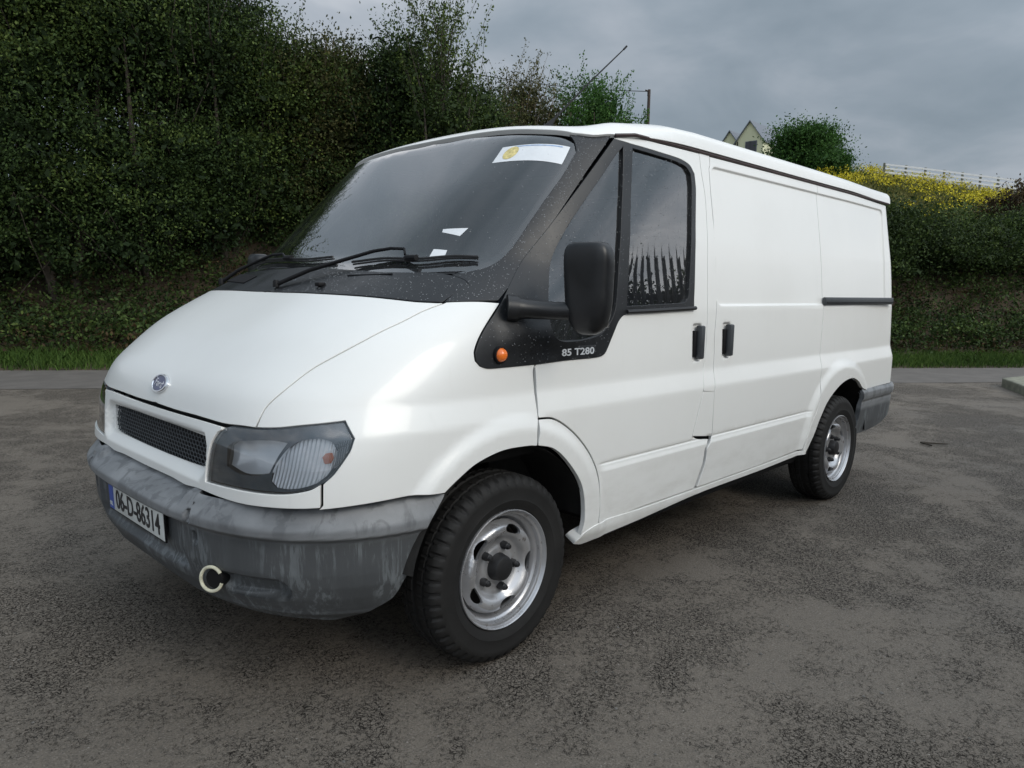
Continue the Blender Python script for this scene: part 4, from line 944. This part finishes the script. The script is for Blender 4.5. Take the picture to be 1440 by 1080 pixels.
b_ = MB(); b_.box((.45, 0, .70), (1.9, 1.7, .04)); b_.build('cab_floor', 'under_body', van)
b_ = MB(); b_.box((1.0, 0, 1.905), (.80, 1.3, .02)); b_.build('head_lining', 'bulkhead_grey', van)
for s_ in (-1, 1):
    b_ = MB(); b_.tube([(1.27, s_*.80, 1.80), (1.22, s_*.84, 1.5), (1.20, s_*.86, 1.1)], .024, 8); b_.build('seat_belt', 'bulkhead_grey', van)
    b_ = MB(); b_.box((.65, s_*.86, .98), (1.0, .03, .38)); b_.build('door_card', 'interior_grey', van)
b_ = MB(); q = onsurf(gl([(.36, -.12, 1.82)]), -.06)[0]; b_.box(q+np.array([.0, 0, -.03]), (.03, .22, .07)); b_.build('rear_view_mirror', 'matte_black', van, bevel=.012)
# rain beads standing on the black trim and the glass
ico = []
def beads(name, pts, rads, dom=None):
    V = []; Fc = []; b = 0
    for (c_, n_), r in zip(pts, rads):
        n_ = Vector(n_); x = n_.orthogonal().normalized(); y = n_.cross(x)
        k = 6; V.append(Vector(c_)+n_*r*.55)
        for j in range(k): a = 2*math.pi*j/k; V.append(Vector(c_)+(x*math.cos(a)+y*math.sin(a))*r*.75+n_*r*.38)
        for j in range(k): a = 2*math.pi*j/k; V.append(Vector(c_)+(x*math.cos(a)+y*math.sin(a))*r)
        for j in range(k): j2 = (j+1) % k; Fc += [(b, b+1+j, b+1+j2), (b+1+j, b+1+k+j, b+1+k+j2), (b+1+j, b+1+k+j2, b+1+j2)]
        b = len(V)
    o_ = link(name, fast_mesh(name, [tuple(v) for v in V], Fc, smooth=True), van, 'water_bead'); o_['kind'] = 'stuff'
m, p, o = newmat('water_bead'); setp(p, col=(.20, .21, .22), rough=.05, spec=.8)
def scatter(dom, loop, n, off, G=None):
    L = dom.to(np.array(loop)) if len(loop[0]) == 3 else np.array(loop); lo, hi = L.min(0), L.max(0); U = RNG.uniform(lo, hi, (n, 2)); U = U[inpoly(U, L)]
    P = surf(dom, U, G, off); return list(zip(P, grad(P, G)))
pts = scatter(DFront, ptrim, 2600, .002)+scatter(DFront, scut[:5]+scut[5:], 700, 0)+scatter(DFront, wsl[:-1], 260, -.004)
beads('rain_beads', pts, RNG.uniform(.0008, .0021, len(pts)))
pts = scatter(DSide, [(a, c_) for a, b, c_ in pr], 1500, .0055, FS)
beads('rain_beads', pts, RNG.uniform(.0008, .0020, len(pts)))
# ---------------- surroundings ----------------
# ground frame: s to the right of the view axis, d forwards from where the photographer stands
FX = np.array([math.cos(YAW), math.sin(YAW)]); RX = np.array([FX[1], -FX[0]])
def sd(s, d): q = CAM[:2]+RX*s+FX*d; return float(q[0]), float(q[1])
# roadside frame: a along the far kerb, b away from the road behind it
_k = 1/math.hypot(1, .195); UA = (RX+.195*FX)*_k; UB = (FX-.195*RX)*_k; O_ = CAM[:2]+FX*11.55
def ab(a, b):
    q = O_+np.multiply.outer(np.asarray(a, float), UA)+np.multiply.outer(np.asarray(b, float), UB); return q
def toab(x, y): v = np.stack([x-O_[0], y-O_[1]], -1); return v@UA, v@UB
def nz(x, y, f=1.0, seed=0):
    return (np.sin(x*f*1.3+seed)+np.sin(y*f*1.7+seed*2.1)+np.sin((x+y)*f*.9+seed*.7)+.6*np.sin((x*1.9-y*2.3)*f+seed*1.3))/3.6
def terr(a, b):
    """height of the roadside bank and the hill behind it"""
    a = np.asarray(a, float); b = np.asarray(b, float)
    z = .10*sstep(0, .5, b)+.18*sstep(.5, 1.6, b)
    z = z+2.1*sstep(1.5, 3.9, b)+.25*nz(a, b, 1.6, 2)*sstep(1.2, 2.5, b)
    ridge = 7.9-.115*np.clip(a-21, 0, 40)-.34*np.clip(19-a, 0, 14)
    z = z+(ridge-2.4)*sstep(5.0, 30.0, b)**.9
    keep = 1-sstep(24, 38, a-.30*b)
    z = z+np.clip(b-30, 0, 60)*.115*keep-np.clip(b-30, 0, 200)*.05*(1-keep)
    z = z+.12*nz(a, b, .9, 5)*sstep(5, 8, b)
    return z
# ground sheet
m_ = MB(); R_ = 400; m_.add([(-R_, -R_, 0), (R_, -R_, 0), (R_, R_, 0), (-R_, R_, 0)], [(0, 1, 2, 3)]); g = m_.build('ground', 'asphalt', smooth=False); tag(g, kind='structure')
def strip(name, b0, b1, mat, z, a0=-60, a1=70):
    me = bpy.data.meshes.new(name); q = ab([a0, a1, a1, a0], [b0, b0, b1, b1]); me.from_pydata([(x, y, z) for x, y in q], [], [(0, 1, 2, 3)]); o_ = link(name, me, None, mat); tag(o_, kind='structure'); return o_
strip('road', -1.9, .05, 'road_asphalt', .004)
# bank + hill terrain
ga = np.concatenate([np.arange(-26, 34, .45), np.arange(34, 90, 2.0)]); gb = np.concatenate([np.arange(.0, 6, .3), np.arange(6, 36, .9), np.arange(36, 110, 4)])
A_, B_ = np.meshgrid(ga, gb); Z_ = terr(A_, B_)+RNG.normal(0, .03, A_.shape)*(B_ > .6); Q_ = ab(A_.ravel(), B_.ravel())
V = np.column_stack([Q_, Z_.ravel()]); nx, ny_ = len(ga), len(gb)
I = np.arange(nx*ny_).reshape(ny_, nx); Fq = np.stack([I[:-1, :-1].ravel(), I[:-1, 1:].ravel(), I[1:, 1:].ravel(), I[1:, :-1].ravel()], 1)
me = fast_mesh('bank', V, Fq, smooth=True); me.materials.append(MATS['soil']); me.materials.append(MATS['hill_grass'])
cb = B_[:-1, :-1].ravel()+0*Fq[:, 0]; mi_ = (cb > 5).astype(np.int32); me.polygons.foreach_set('material_index', mi_)
o_ = link('bank', me); tag(o_, kind='structure')

# ---- leaves ----
def leaf_quads(P, size, up=.5, out=None, ratio=.55):
    """one folded leaf (2 quads share the midrib -> 4 tris kept to 2) at each point"""
    n = len(P); d = RNG.normal(0, 1, (n, 3)); d[:, 2] += up*.1
    if out is not None: d += out*.9
    d /= np.linalg.norm(d, axis=1)[:, None]; nr = RNG.normal(0, 1, (n, 3)); nr[:, 2] += up*1.6
    w_ = np.cross(nr, d); w_ /= np.linalg.norm(w_, axis=1)[:, None]+1e-9; s_ = np.asarray(size)*np.ones(n); s_ = s_[:, None]
    a = P-d*s_*.5; b = P+w_*s_*ratio*.5+d*s_*.05; c_ = P+d*s_*.5; e = P-w_*s_*ratio*.5+d*s_*.05
    V = np.stack([a, b, c_, e], 1).reshape(-1, 3); Q = np.arange(4*n).reshape(n, 4); return V, Q
def merge(parts):
    V = []; Q = []; T = []; b = 0
    for v, q, t in parts: V.append(v); Q.append(q+b); T.append(t); b += len(v)
    return np.concatenate(V), np.concatenate(Q), np.concatenate(T)
def clump_points(cen, per, sig, dirs=None, stretch=1.6):
    n = len(cen); P = np.repeat(cen, per, 0); r = RNG.normal(0, 1, (n*per, 3))*np.repeat(sig, per)[:, None]*np.array([1, 1, .5])
    if dirs is not None: D = np.repeat(dirs, per, 0); r += D*(RNG.uniform(-1, 1, n*per)*np.repeat(sig, per)*stretch)[:, None]
    return P+r
def bush(name, label, cat, base, rad, h, mat, ncl, per=46, leaf=.060, sig=.145, low=.06, sprigs=8, group=None, squash=.75, twigs=60, bare=0, tonebias=0., skew=0., twigmat='bark'):
    """trunk + limbs, leaf clumps through the crown's volume, long shoots at the top"""
    root = empty(name, base); tag(root, label, cat, group)
    # crown volume: several overlapping lobes
    nl = 9; lobes = []
    for i in range(nl):
        t = RNG.uniform(.22, .86); a = RNG.uniform(0, 2*math.pi); rr = rad*RNG.uniform(.25, .62)
        lobes.append((np.array([rr*math.cos(a), rr*math.sin(a)*squash, h*t]), rad*RNG.uniform(.34, .58), h*RNG.uniform(.13, .22)))
    lobes.append((np.array([0, 0, h*.55]), rad*.75, h*.40)); lobes.append((np.array([0, 0, h*.33]), rad*.95, h*.30)); lobes.append((np.array([0, -.0, h*.16]), rad*1.0, h*.16)); lobes.append((np.array([rad*.1, 0, h*.78]), rad*.5, h*.22))
    cen = []; dirs = []; deep = []
    per_l = ncl//len(lobes)+1
    for c_, r_, hh in lobes:
        d = RNG.normal(0, 1, (per_l, 3)); d /= np.linalg.norm(d, axis=1)[:, None]; k = RNG.uniform(.35, 1.08, per_l)**.6
        cen.append(c_+d*k[:, None]*np.array([r_, r_*squash, hh])); dirs.append(d); deep.append(k)
    cen = np.concatenate(cen); dirs = np.concatenate(dirs); deep = np.concatenate(deep)
    ok = cen[:, 2] > low*h; cen, dirs, deep = cen[ok], dirs[ok], deep[ok]
    per = int(per*1.5); sg = RNG.uniform(.6, 1.5, len(cen))*sig*1.25; P = clump_points(cen, per, sg, dirs)
    tone = np.repeat(np.clip(RNG.normal(.46+tonebias, .24, len(cen))+.26*nz(cen[:, 0]+base[0], cen[:, 2], 1.1, base[1]), 0, 1), per)+RNG.normal(0, .07, len(P)); out = np.repeat(dirs, per, 0)
    # long shoots
    SP = []; shoots = []
    for i in range(sprigs):
        a = RNG.uniform(0, 2*math.pi); rr = rad*RNG.uniform(0, .8); q0 = np.array([rr*math.cos(a), rr*math.sin(a)*squash, h*RNG.uniform(.72, .93)*(1-.25*(rr/rad)**2)])
        ln = h*RNG.uniform(.08, .25); dv = np.array([math.cos(a)*.35+skew, math.sin(a)*.3, 1.0]); dv /= np.linalg.norm(dv); bend = RNG.normal(0, .12, 3)
        pts = [q0+dv*ln*t+bend*ln*t*t for t in np.linspace(-.4, 1, 6)]; shoots.append(pts)
        for t in np.linspace(-.2, 1, 15 if i >= bare else 3):
            q = q0+dv*ln*t+bend*ln*t*t; SP.append(q+RNG.normal(0, .035+.03*(1-max(t, 0)), (6, 3)))
    if SP: SP = np.concatenate(SP); P = np.concatenate([P, SP]); tone = np.concatenate([tone, RNG.uniform(.3, .9, len(SP))]); out = np.concatenate([out, np.tile([0, 0, 1.], (len(SP), 1))])
    V, Q = leaf_quads(P, RNG.uniform(.6, 1.25, len(P))*leaf, out=out); o_ = link('crown', fast_mesh('crown', V, Q, np.repeat(np.clip(tone, 0, 1), 4)), root, mat)
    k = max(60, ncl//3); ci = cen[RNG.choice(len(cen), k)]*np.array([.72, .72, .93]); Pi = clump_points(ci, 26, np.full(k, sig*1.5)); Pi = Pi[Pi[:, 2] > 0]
    Vi, Qi = leaf_quads(Pi, RNG.uniform(.8, 1.5, len(Pi))*leaf*2.0); link('inner_shade_leaves', fast_mesh('inner_shade_leaves', Vi, Qi, np.full(len(Pi)*4, .12)), root, mat)  # added big leaves, one dark tone paints the shade inside the crown
    b_ = MB(); ns = 4
    for i in range(ns):
        a = 2*math.pi*i/ns+RNG.uniform(0, 1); x, y = .15*rad*math.cos(a), .15*rad*math.sin(a); tt = h*RNG.uniform(.6, .8)
        pts = [(x*.3, y*.3, -.4), (x, y, h*.15), (x*2+RNG.normal(0, .08), y*2, h*.38), (x*3.2+RNG.normal(0, .12), y*3, tt)]; b_.tube(pts, [.055*h/4, .045*h/4, .03*h/4, .008*h/4], 7)
    b_.build('trunk', 'bark', root)
    b_ = MB(); idx = RNG.choice(len(cen), min(twigs, len(cen)), replace=False)
    for i in idx:
        q = cen[i]; s0 = np.array([q[0]*.25, q[1]*.25, max(.1, q[2]-h*RNG.uniform(.12, .3))]); mid = (s0+q)/2+RNG.normal(0, .07, 3); e = q+dirs[i]*sig*1.2; b_.tube([s0, mid, q, e], [.014, .010, .006, .003], 4, cap=False)
    for pts in shoots: b_.tube(pts, [.009, .008, .007, .005, .004, .003], 4, cap=False)
    b_.build('branch', twigmat, root, smooth=False)
    return root
def pix(px, row, d):
    v = fw+r2*((px-720)/1041.16)+u2*(-(row-540)/1041.16); k = d/(v.x*FX[0]+v.y*FX[1]); return np.array([CAM[0]+k*v.x, CAM[1]+k*v.y, CAM[2]+k*v.z])
def topz(y, d, px=720): return float(pix(px, y, d)[2])
def place(px, y, d, sink=.3):
    x, y_, _z = pix(px, max(y, 60), d); a, b = toab(np.array(x), np.array(y_)); z0 = float(terr(a, b)) if b > 0 else 0; return (x, y_, z0-sink), topz(y, d, px)-z0+sink
Hk = [ # px, top row, forward distance, radius, material, clumps, label
 (-60, -210, 12.2, 2.0, 'leaf_dark', 520, 'dark overgrown hawthorn at the far left edge of the picture'),
 (70, -170, 12.7, 2.1, 'leaf_dark', 620, 'tall dark hawthorn left of the van with brownish lower twigs'),
 (200, -120, 13.2, 2.1, 'leaf_dark', 620, 'tall dark hawthorn above the bonnet reaching out of the picture'),
 (310, -30, 13.8, 1.6, 'leaf_dark', 480, 'dark hawthorn whose thin top twigs meet the sky behind the windscreen'),
 (395, 52, 14.4, 1.4, 'leaf_mid', 420, 'mid green bush behind the windscreen, second highest gap of sky above it'),
 (480, 60, 14.9, 1.45, 'leaf_olive', 420, 'olive green twiggy bush between the dark hawthorns and the tallest sapling'),
 (560, 62, 14.9, 1.3, 'leaf_dark', 420, 'dark green bush left of the tallest sapling behind the van roof'),
 (655, 110, 14.9, 1.0, 'leaf_dark', 300, 'small dark bush right of the tallest sapling, close to the aerial'),
]
for px, ty, d, rad, mt, ncl, lab in Hk:
    loc, h = place(px, ty, d); bush('hawthorn_bush', lab, 'bush', loc, rad*1.12, h, mt, int(ncl*1.9), sprigs=34, twigs=70, group='bushes on the roadside bank left of and behind the van', twigmat='dry_twig' if mt == 'leaf_olive' else 'bark')
loc, h = place(622, 2, 13.6); bush('sapling', 'tall slim sapling with upright shoots rising highest behind the windscreen', 'sapling', loc, .95, h, 'leaf_mid', 260, per=36, sprigs=46, twigs=50, leaf=.06, squash=.9)
loc, h = place(735, 96, 19); bush('thorn_bush', 'brown twiggy half-bare bush behind the roof aerial', 'bush', loc, 1.35, h, 'leaf_olive', 240, per=34, sprigs=50, bare=30, twigs=170, tonebias=.15, twigmat='dry_twig')
loc, h = place(700, 150, 17); bush('thorn_bush', 'low dull green bush just above the middle of the windscreen top', 'bush', loc, 1.2, h, 'leaf_olive', 260, per=36, sprigs=22, twigs=90)
loc, h = place(838, 114, 24); bush('elder_bush', 'rounded bright green elder bush above the van cab', 'bush', loc, 2.4, h, 'leaf_bright', 900, per=44, leaf=.085, sprigs=16, twigs=40, tonebias=.05)
# tree on the slope
loc, h = place(1130, 184, 38, .3); bush('hillside_tree', 'dense round dark green tree on the slope above the rear of the van', 'tree', loc, 2.05, h, 'leaf_bright', 620, per=60, leaf=.13, sig=.26, sprigs=18, twigs=60, low=.05, tonebias=-.22, squash=.9)
loc, h = place(1168, 208, 36, .3); bush('hillside_bush', 'smaller green bush against the right side of the hillside tree', 'bush', loc, 1.0, h, 'leaf_bright', 240, per=50, leaf=.11, sig=.2, sprigs=8, twigs=30, low=.05, tonebias=-.15, squash=.9)
# hedge on the bank right of the van
Rk = [(1235, 290, 16.2, 1.5, 'leaf_mid', -.25, 'dark green bank shrub directly behind the rear corner of the van'),
      (1300, 320, 16.6, 1.5, 'leaf_mid', -.2, 'green bank shrub below the middle of the yellow flowers'),
      (1365, 322, 17.0, 1.5, 'leaf_mid', -.2, 'green bank shrub below the right end of the yellow flowers'),
      (1425, 312, 17.4, 1.5, 'leaf_dark', .0, 'dark bank shrub at the right edge of the picture beneath the fence'),
      (1500, 290, 17.9, 1.6, 'leaf_dark', .0, 'dark bank shrub beyond the right edge, its twigs just in view')]
for px, ty, d, rad, mt, tb, lab in Rk:
    loc, h = place(px, ty, d, .2); bush('bank_shrub', lab, 'shrub', loc, rad, h, mt, 700, per=46, leaf=.06, sprigs=16, twigs=50, low=.14, tonebias=tb, squash=.8, group='shrubs on the bank right of the van')
loc, h = place(1438, 262, 22, .2); bush('bramble', 'dark straggly bramble below the end of the white fence', 'bush', loc, 1.2, h, 'leaf_brown', 170, per=40, leaf=.08, sprigs=24, twigs=50)
# ---- ground cover ----
def cover(name, a0, a1, b0, b1, n, mat, size, hgt, per, lab, cat, fn=None, up=.4, tb=0, sig=.13):
    A = RNG.uniform(a0, a1, n); B = RNG.uniform(b0, b1, n)
    if fn is not None: k = fn(A, B); A, B = A[k], B[k]
    q = ab(A, B); C_ = np.column_stack([q, terr(A, B)+RNG.uniform(.0, hgt, len(A))])
    P = clump_points(C_, per, np.full(len(C_), sig)); tone = np.repeat(RNG.normal(.45+tb, .2, len(C_)), per)+RNG.normal(0, .12, len(P))
    V, Q = leaf_quads(P, RNG.uniform(.6, 1.3, len(P))*size, up=up); o_ = link(name, fast_mesh(name, V, Q, np.repeat(np.clip(tone, 0, 1), 4)), None, mat); tag(o_, lab, cat, kind='stuff'); return o_
cover('undergrowth', -20, 16, .9, 4.6, 6500, 'leaf_dark', .07, .55, 34, 'dark ivy and bramble undergrowth covering the roadside bank', 'undergrowth')
cover('dead_growth', -20, 16, .8, 3.4, 1700, 'leaf_brown', .07, .30, 22, 'brown dead stalks and leaf litter on the lower bank', 'dead growth', tb=.1)
cover('hill_scrub', -14, 30, 5.5, 13, 2600, 'leaf_dark', .10, .9, 26, 'dark low scrub on the slope behind the bank shrubs', 'scrub', tb=.05, sig=.2)
def blades(name, a0, a1, b0, b1, n, mat, h0, h1, w, lab, cat, fn=None, lean=.35):
    A = RNG.uniform(a0, a1, n); B = RNG.uniform(b0, b1, n)
    if fn is not None: k = fn(A, B); A, B = A[k], B[k]
    n = len(A); q = ab(A, B); P = np.column_stack([q, terr(A, B)-.01]); hh = RNG.uniform(h0, h1, n)
    l = RNG.normal(0, lean, (n, 2)); t = RNG.uniform(0, math.pi, n); wv = np.column_stack([np.cos(t), np.sin(t), 0*t])*w
    tip = P+np.column_stack([l*hh[:, None], hh]); mid = P+np.column_stack([l*hh[:, None]*.3, hh*.55])
    V = np.stack([P-wv, P+wv, mid+wv*.7, tip, mid-wv*.7], 1).reshape(-1, 3); Q = (np.arange(n)*5)[:, None]+np.arange(5)
    tone = np.clip(RNG.normal(.5, .2, n)+.25*nz(A, B, 1.2, 3), 0, 1); o_ = link(name, fast_mesh(name, V, Q, np.repeat(tone, 5)), None, mat); tag(o_, lab, cat, kind='stuff'); return o_
blades('verge_grass', -16, 16, -.02, .95, 60000, 'grass_green', .05, .17, .006, 'bright green grass verge along the foot of the bank', 'grass', fn=lambda A, B: RNG.uniform(0, 1, len(A)) < .35+.65*sstep(.0, .15, B))
blades('bank_grass', -16, 17, .8, 1.9, 16000, 'grass_green', .08, .24, .007, 'thin coarser grass climbing the lower bank', 'grass', fn=lambda A, B: nz(A, B, 1.3, 1) > -.05+.5*(B-.8))
flow = lambda A, B: (nz(A, B, .55, 4)+.5*nz(A, B, 1.7, 9)) > -.12
blades('hill_meadow', 6, 34, 8, 31, 90000, 'dry_grass', .25, .65, .022, 'rough meadow grass on the hillside under the white fence', 'grass')
blades('hill_meadow_green', 6, 34, 8, 31, 50000, 'grass_green', .2, .5, .022, 'green grass patches among the ragwort on the hillside', 'grass', fn=lambda A, B: nz(A, B, .4, 8) > -.1)
cover('ragwort', 6, 33, 9, 26, 2600, 'ragwort_yellow', .085, .25, 24, 'yellow flowering ragwort spread over the hillside below the fence', 'flowers', fn=lambda A, B: flow(A, B) & (RNG.uniform(0, 1, len(A)) < .9), tb=.1, sig=.16).location.z = .55
cover('ragwort_stems', 6, 33, 9, 30, 2600, 'leaf_mid', .10, .45, 22, 'green ragwort stalks and leaves under the yellow flower heads', 'flowers', fn=flow, sig=.18)
# ---- white rail fence on the ridge ----
ridge_pt = pix
def hz(x, y): a, b = toab(np.array(x), np.array(y)); return float(terr(a, b))
fe = empty('rail_fence', tuple(ridge_pt(1243, 238, 36.5))); tag(fe, 'white post and rail fence with three rails running down the ridge', 'fence'); o0 = Vector(fe.location)
pts = []
for t in np.linspace(0, 1, 11):
    px = 1243+(1500-1243)*t**.93; d = 36.5-1.0*t; row = 243+(276-243)*t; pts.append(ridge_pt(px, row, d))
tops = [Vector(p_)+Vector((0, 0, .43)) for p_ in pts]
for p_ in pts:
    zg = hz(p_[0], p_[1]); b_ = MB(); b_.box((p_[0]-o0.x, p_[1]-o0.y, (min(zg, p_[2]-.1)-.1+p_[2]+.46)/2-o0.z), (.09, .09, p_[2]+.46-min(zg, p_[2]-.1)+.1)); b_.build('fence_post', 'concrete', fe, smooth=False)
for i in range(len(pts)-1):
    for k in (.02, .20, .38):
        A, B = Vector(pts[i])+Vector((0, 0, k))-o0, Vector(pts[i+1])+Vector((0, 0, k))-o0; dv = B-A; off = Vector((UB[0], UB[1], 0))*-.06
        b_ = MB(); b_.box((A+B)/2+off, (dv.length, .03, .080), dv.to_track_quat('X', 'Z').to_matrix()); b_.build('fence_rail', 'fence_paint', fe, smooth=False)
# ---- house on the hill ----
hd = 88.0; k_ = hd/1041.16
hx, hy, _z = pix(1054, 200, hd); zb = topz(238, hd, 1054)-1.5
hr = empty('house', (hx, hy, zb)); tag(hr, 'olive green rendered house with two slate gables half hidden by the hillside tree', 'house'); ang = math.atan2(RX[1], RX[0]); hr.rotation_euler = (0, 0, ang-math.radians(43))
def gable(cx, wdt, eave, apex, depth, y0, nm='house_wall'):
    b_ = MB(); x0, x1 = cx-wdt/2, cx+wdt/2
    V = [(x0, y0, 0), (x1, y0, 0), (x1, y0, eave), (cx, y0, apex), (x0, y0, eave)]; V += [(x, y0+depth, z) for x, y, z in V]
    b_.add(V, [(0, 1, 2, 3, 4), (9, 8, 7, 6, 5), (0, 5, 6, 1), (1, 6, 7, 2), (4, 9, 5, 0)]); b_.build(nm, 'house_render', hr, smooth=False)
    for sg in (-1, 1):
        b_ = MB(); e0 = cx+sg*(wdt/2+.25); ez = eave-.25*(apex-eave)/(wdt/2); V = [(cx, y0-.25, apex+.08), (e0, y0-.25, ez+.08), (e0, y0+depth, ez+.08), (cx, y0+depth, apex+.08)]
        V += [(x, y, z-.14) for x, y, z in V]; b_.add(V, [(0, 1, 2, 3), (7, 6, 5, 4), (0, 4, 5, 1), (1, 5, 6, 2), (3, 2, 6, 7)]); b_.build('roof', 'house_slate', hr, smooth=False)
za = topz(170, hd, 1054)-zb; ze = topz(197, hd, 1034)-zb; za2 = topz(175, hd, 1019)-zb
gable(0, 39*k_, ze, za, 9, 0); gable(-39*k_, 30*k_, ze-.3*0+topz(197, hd, 1005)-topz(197, hd, 1005), za2, 7, 1.6)
for x, z, ww, h_, y_ in ((-11*k_, ze-1.5, .5, 1.3, 0), (-1*k_, ze-.9, .8, 1.6, 0), (5*k_, ze-.9, 1.0, 1.6, 0)):
    w_ = MB(); w_.box((x, y_-.02, z), (ww, .12, h_)); wo = w_.build('window', 'house_slate', hr, smooth=False); w_ = MB(); w_.box((x, y_-.09, z), (ww-.16, .03, h_-.16)); w_.build('pane', 'house_window', wo, smooth=False)
b_ = MB(); b_.tube([(-17*k_, -.1, 0), (-17*k_, -.1, ze)], .07, 6); b_.build('drain_pipe', 'matte_black', hr)
# ---- pole and wires ----
def pole(px, row, d, lab):
    x, y, zt = pix(px, row, d); zg = hz(x, y); r_ = empty('utility_pole', (x, y, zg)); tag(r_, lab, 'utility pole')
    b_ = MB(); b_.tube([(0, 0, -.3), (0, 0, zt-zg)], [.12, .085], 10); b_.build('pole_shaft', 'pole_wood', r_); b_ = MB(); b_.box((-.05, 0, zt-zg-.22), (.1, .1, .3)); b_.tube([(-.35, 0, zt-zg-.10), (.0, 0, zt-zg-.10)], .04, 6); b_.build('insulator', 'pole_wood', r_); return Vector((x, y, zt-.1))
p1 = pole(913, 126, 44, 'brown timber utility pole standing on the hill above the van roof')
p0 = Vector(ridge_pt(560, 78, 52)); a_, b0_ = toab(np.array(p0.x), np.array(p0.y)); zg = float(terr(a_, b0_))
r_ = empty('utility_pole', (p0.x, p0.y, zg)); tag(r_, 'second utility pole hidden behind the hawthorn bushes', 'utility pole'); b_ = MB(); b_.tube([(0, 0, -.3), (0, 0, p0.z-zg+.1)], [.17, .12], 10); b_.build('pole_shaft', 'pole_wood', r_)
b_ = MB()
b_.tube([p1.lerp(p0, t)+Vector((0, 0, -1.0*4*t*(1-t)*.5)) for t in np.linspace(0, 1, 14)], .022, 5); wo = b_.build('overhead_wire', 'wire_black'); tag(wo, 'thin overhead wire running left from the timber pole across the sky', 'wire')
# ---- concrete kerb slab at the right ----
c0 = np.array([7.02, 10.55]); e1 = np.array([-.32, -.95]); e2 = np.array([1.0, .62]); e2 /= np.linalg.norm(e2)
poly = [c0, c0+e1*3.2, c0+e1*3.2+e2*1.5, c0+e2*3.2]; poly = [sd(*q) for q in poly]
ks = empty('kerb_island', (*poly[0], 0)); tag(ks, 'low mossy concrete kerb block at the right edge of the tarmac', 'kerb')
b_ = MB(); n = 4; V = [(x-poly[0][0], y-poly[0][1], -.02) for x, y in poly]+[(x-poly[0][0], y-poly[0][1], .125) for x, y in poly]; b_.add(V, [(3, 2, 1, 0), (4, 5, 6, 7)]+[(i, (i+1) % 4, 4+(i+1) % 4, 4+i) for i in range(4)]); b_.build('kerb_block', 'concrete', ks, bevel=.02, smooth=False)
# ---- palisade fence behind the photographer (mirrored in the cab glass) ----
pf = empty('palisade_fence', (0, -3.75, 0)); tag(pf, 'grey steel palisade fence with pointed pales, behind the photographer and mirrored in the cab window', 'fence')
pale = None
for k in range(80):
    x = -3.4+.155*k
    if pale is None:
        b_ = MB(); prof = [(-.035, .012), (-.018, -.008), (.018, -.008), (.035, .012)]; hs = [0, 2.10]
        V = [(a, b, z) for z in hs for a, b in prof]+[(-.030, .01, 2.20), (-.006, 0, 2.16), (.006, 0, 2.16), (.030, .01, 2.20), (0, 0, 2.34)]
        b_.add(V, [(0, 1, 5, 4), (1, 2, 6, 5), (2, 3, 7, 6), (4, 5, 9, 8), (5, 6, 10, 9), (6, 7, 11, 10), (5, 12, 9), (6, 10, 12), (9, 12, 10)]); pale = b_.build('pale', 'galvanised', pf, smooth=False); pale.location.x = x
    else: c_ = pale.copy(); COL.objects.link(c_); c_.parent = pf; c_.location.x = x
for z in (.45, 1.75): b_ = MB(); b_.box((2.6, -.04, z), (12.4, .04, .05)); b_.build('fence_rail', 'galvanised', pf, smooth=False)
for px_, lab in ((2.0, 'dark bush behind the palisade fence nearest the photographer'), (5.0, 'dark bush behind the middle of the palisade fence'), (8.2, 'dark bush behind the far end of the palisade fence')):
    bush('fence_bush', lab, 'bush', (px_, -5.3, -.2), 2.1, 2.40, 'leaf_dark', 600, per=40, leaf=.07, sprigs=6, twigs=20, low=.0, squash=.6, group='bushes behind the palisade fence')
b_ = MB(); q = sd(3.55, 6.3); b_.tube([(q[0]-.05, q[1]-.10, .012), (q[0], q[1], .016), (q[0]+.08, q[1]-.09, .012), (q[0]+.14, q[1]-.17, .011)], [.006, .008, .006, .004], 6); so_ = b_.build('stick', 'bark'); tag(so_, 'short dark stick lying on the tarmac right of the van', 'stick')
# loose grit and leaves on the tarmac
n = 900; X = RNG.uniform(-2.2, 7, n); Y = RNG.uniform(-2.6, 5, n); s_ = RNG.uniform(.003, .008, n); V = []; Fc = []
for i in range(n):
    b = len(V); c_ = np.array([X[i], Y[i], s_[i]*.3]); 
    for dx, dy, dz_ in ((1, 0, 0), (0, 1, 0), (-1, 0, 0), (0, -1, 0), (0, 0, .9), (0, 0, -.5)): V.append(c_+np.array([dx, dy, dz_])*s_[i]*RNG.uniform(.6, 1.2, 3))
    Fc += [(b, b+1, b+4), (b+1, b+2, b+4), (b+2, b+3, b+4), (b+3, b, b+4)]
simple('grit_stone', (.16, .15, .135), .9, var=.5, scale=30)
o_ = link('loose_grit', fast_mesh('loose_grit', V, Fc), None, 'grit_stone'); tag(o_, 'loose grit scattered over the tarmac', 'grit', kind='stuff')
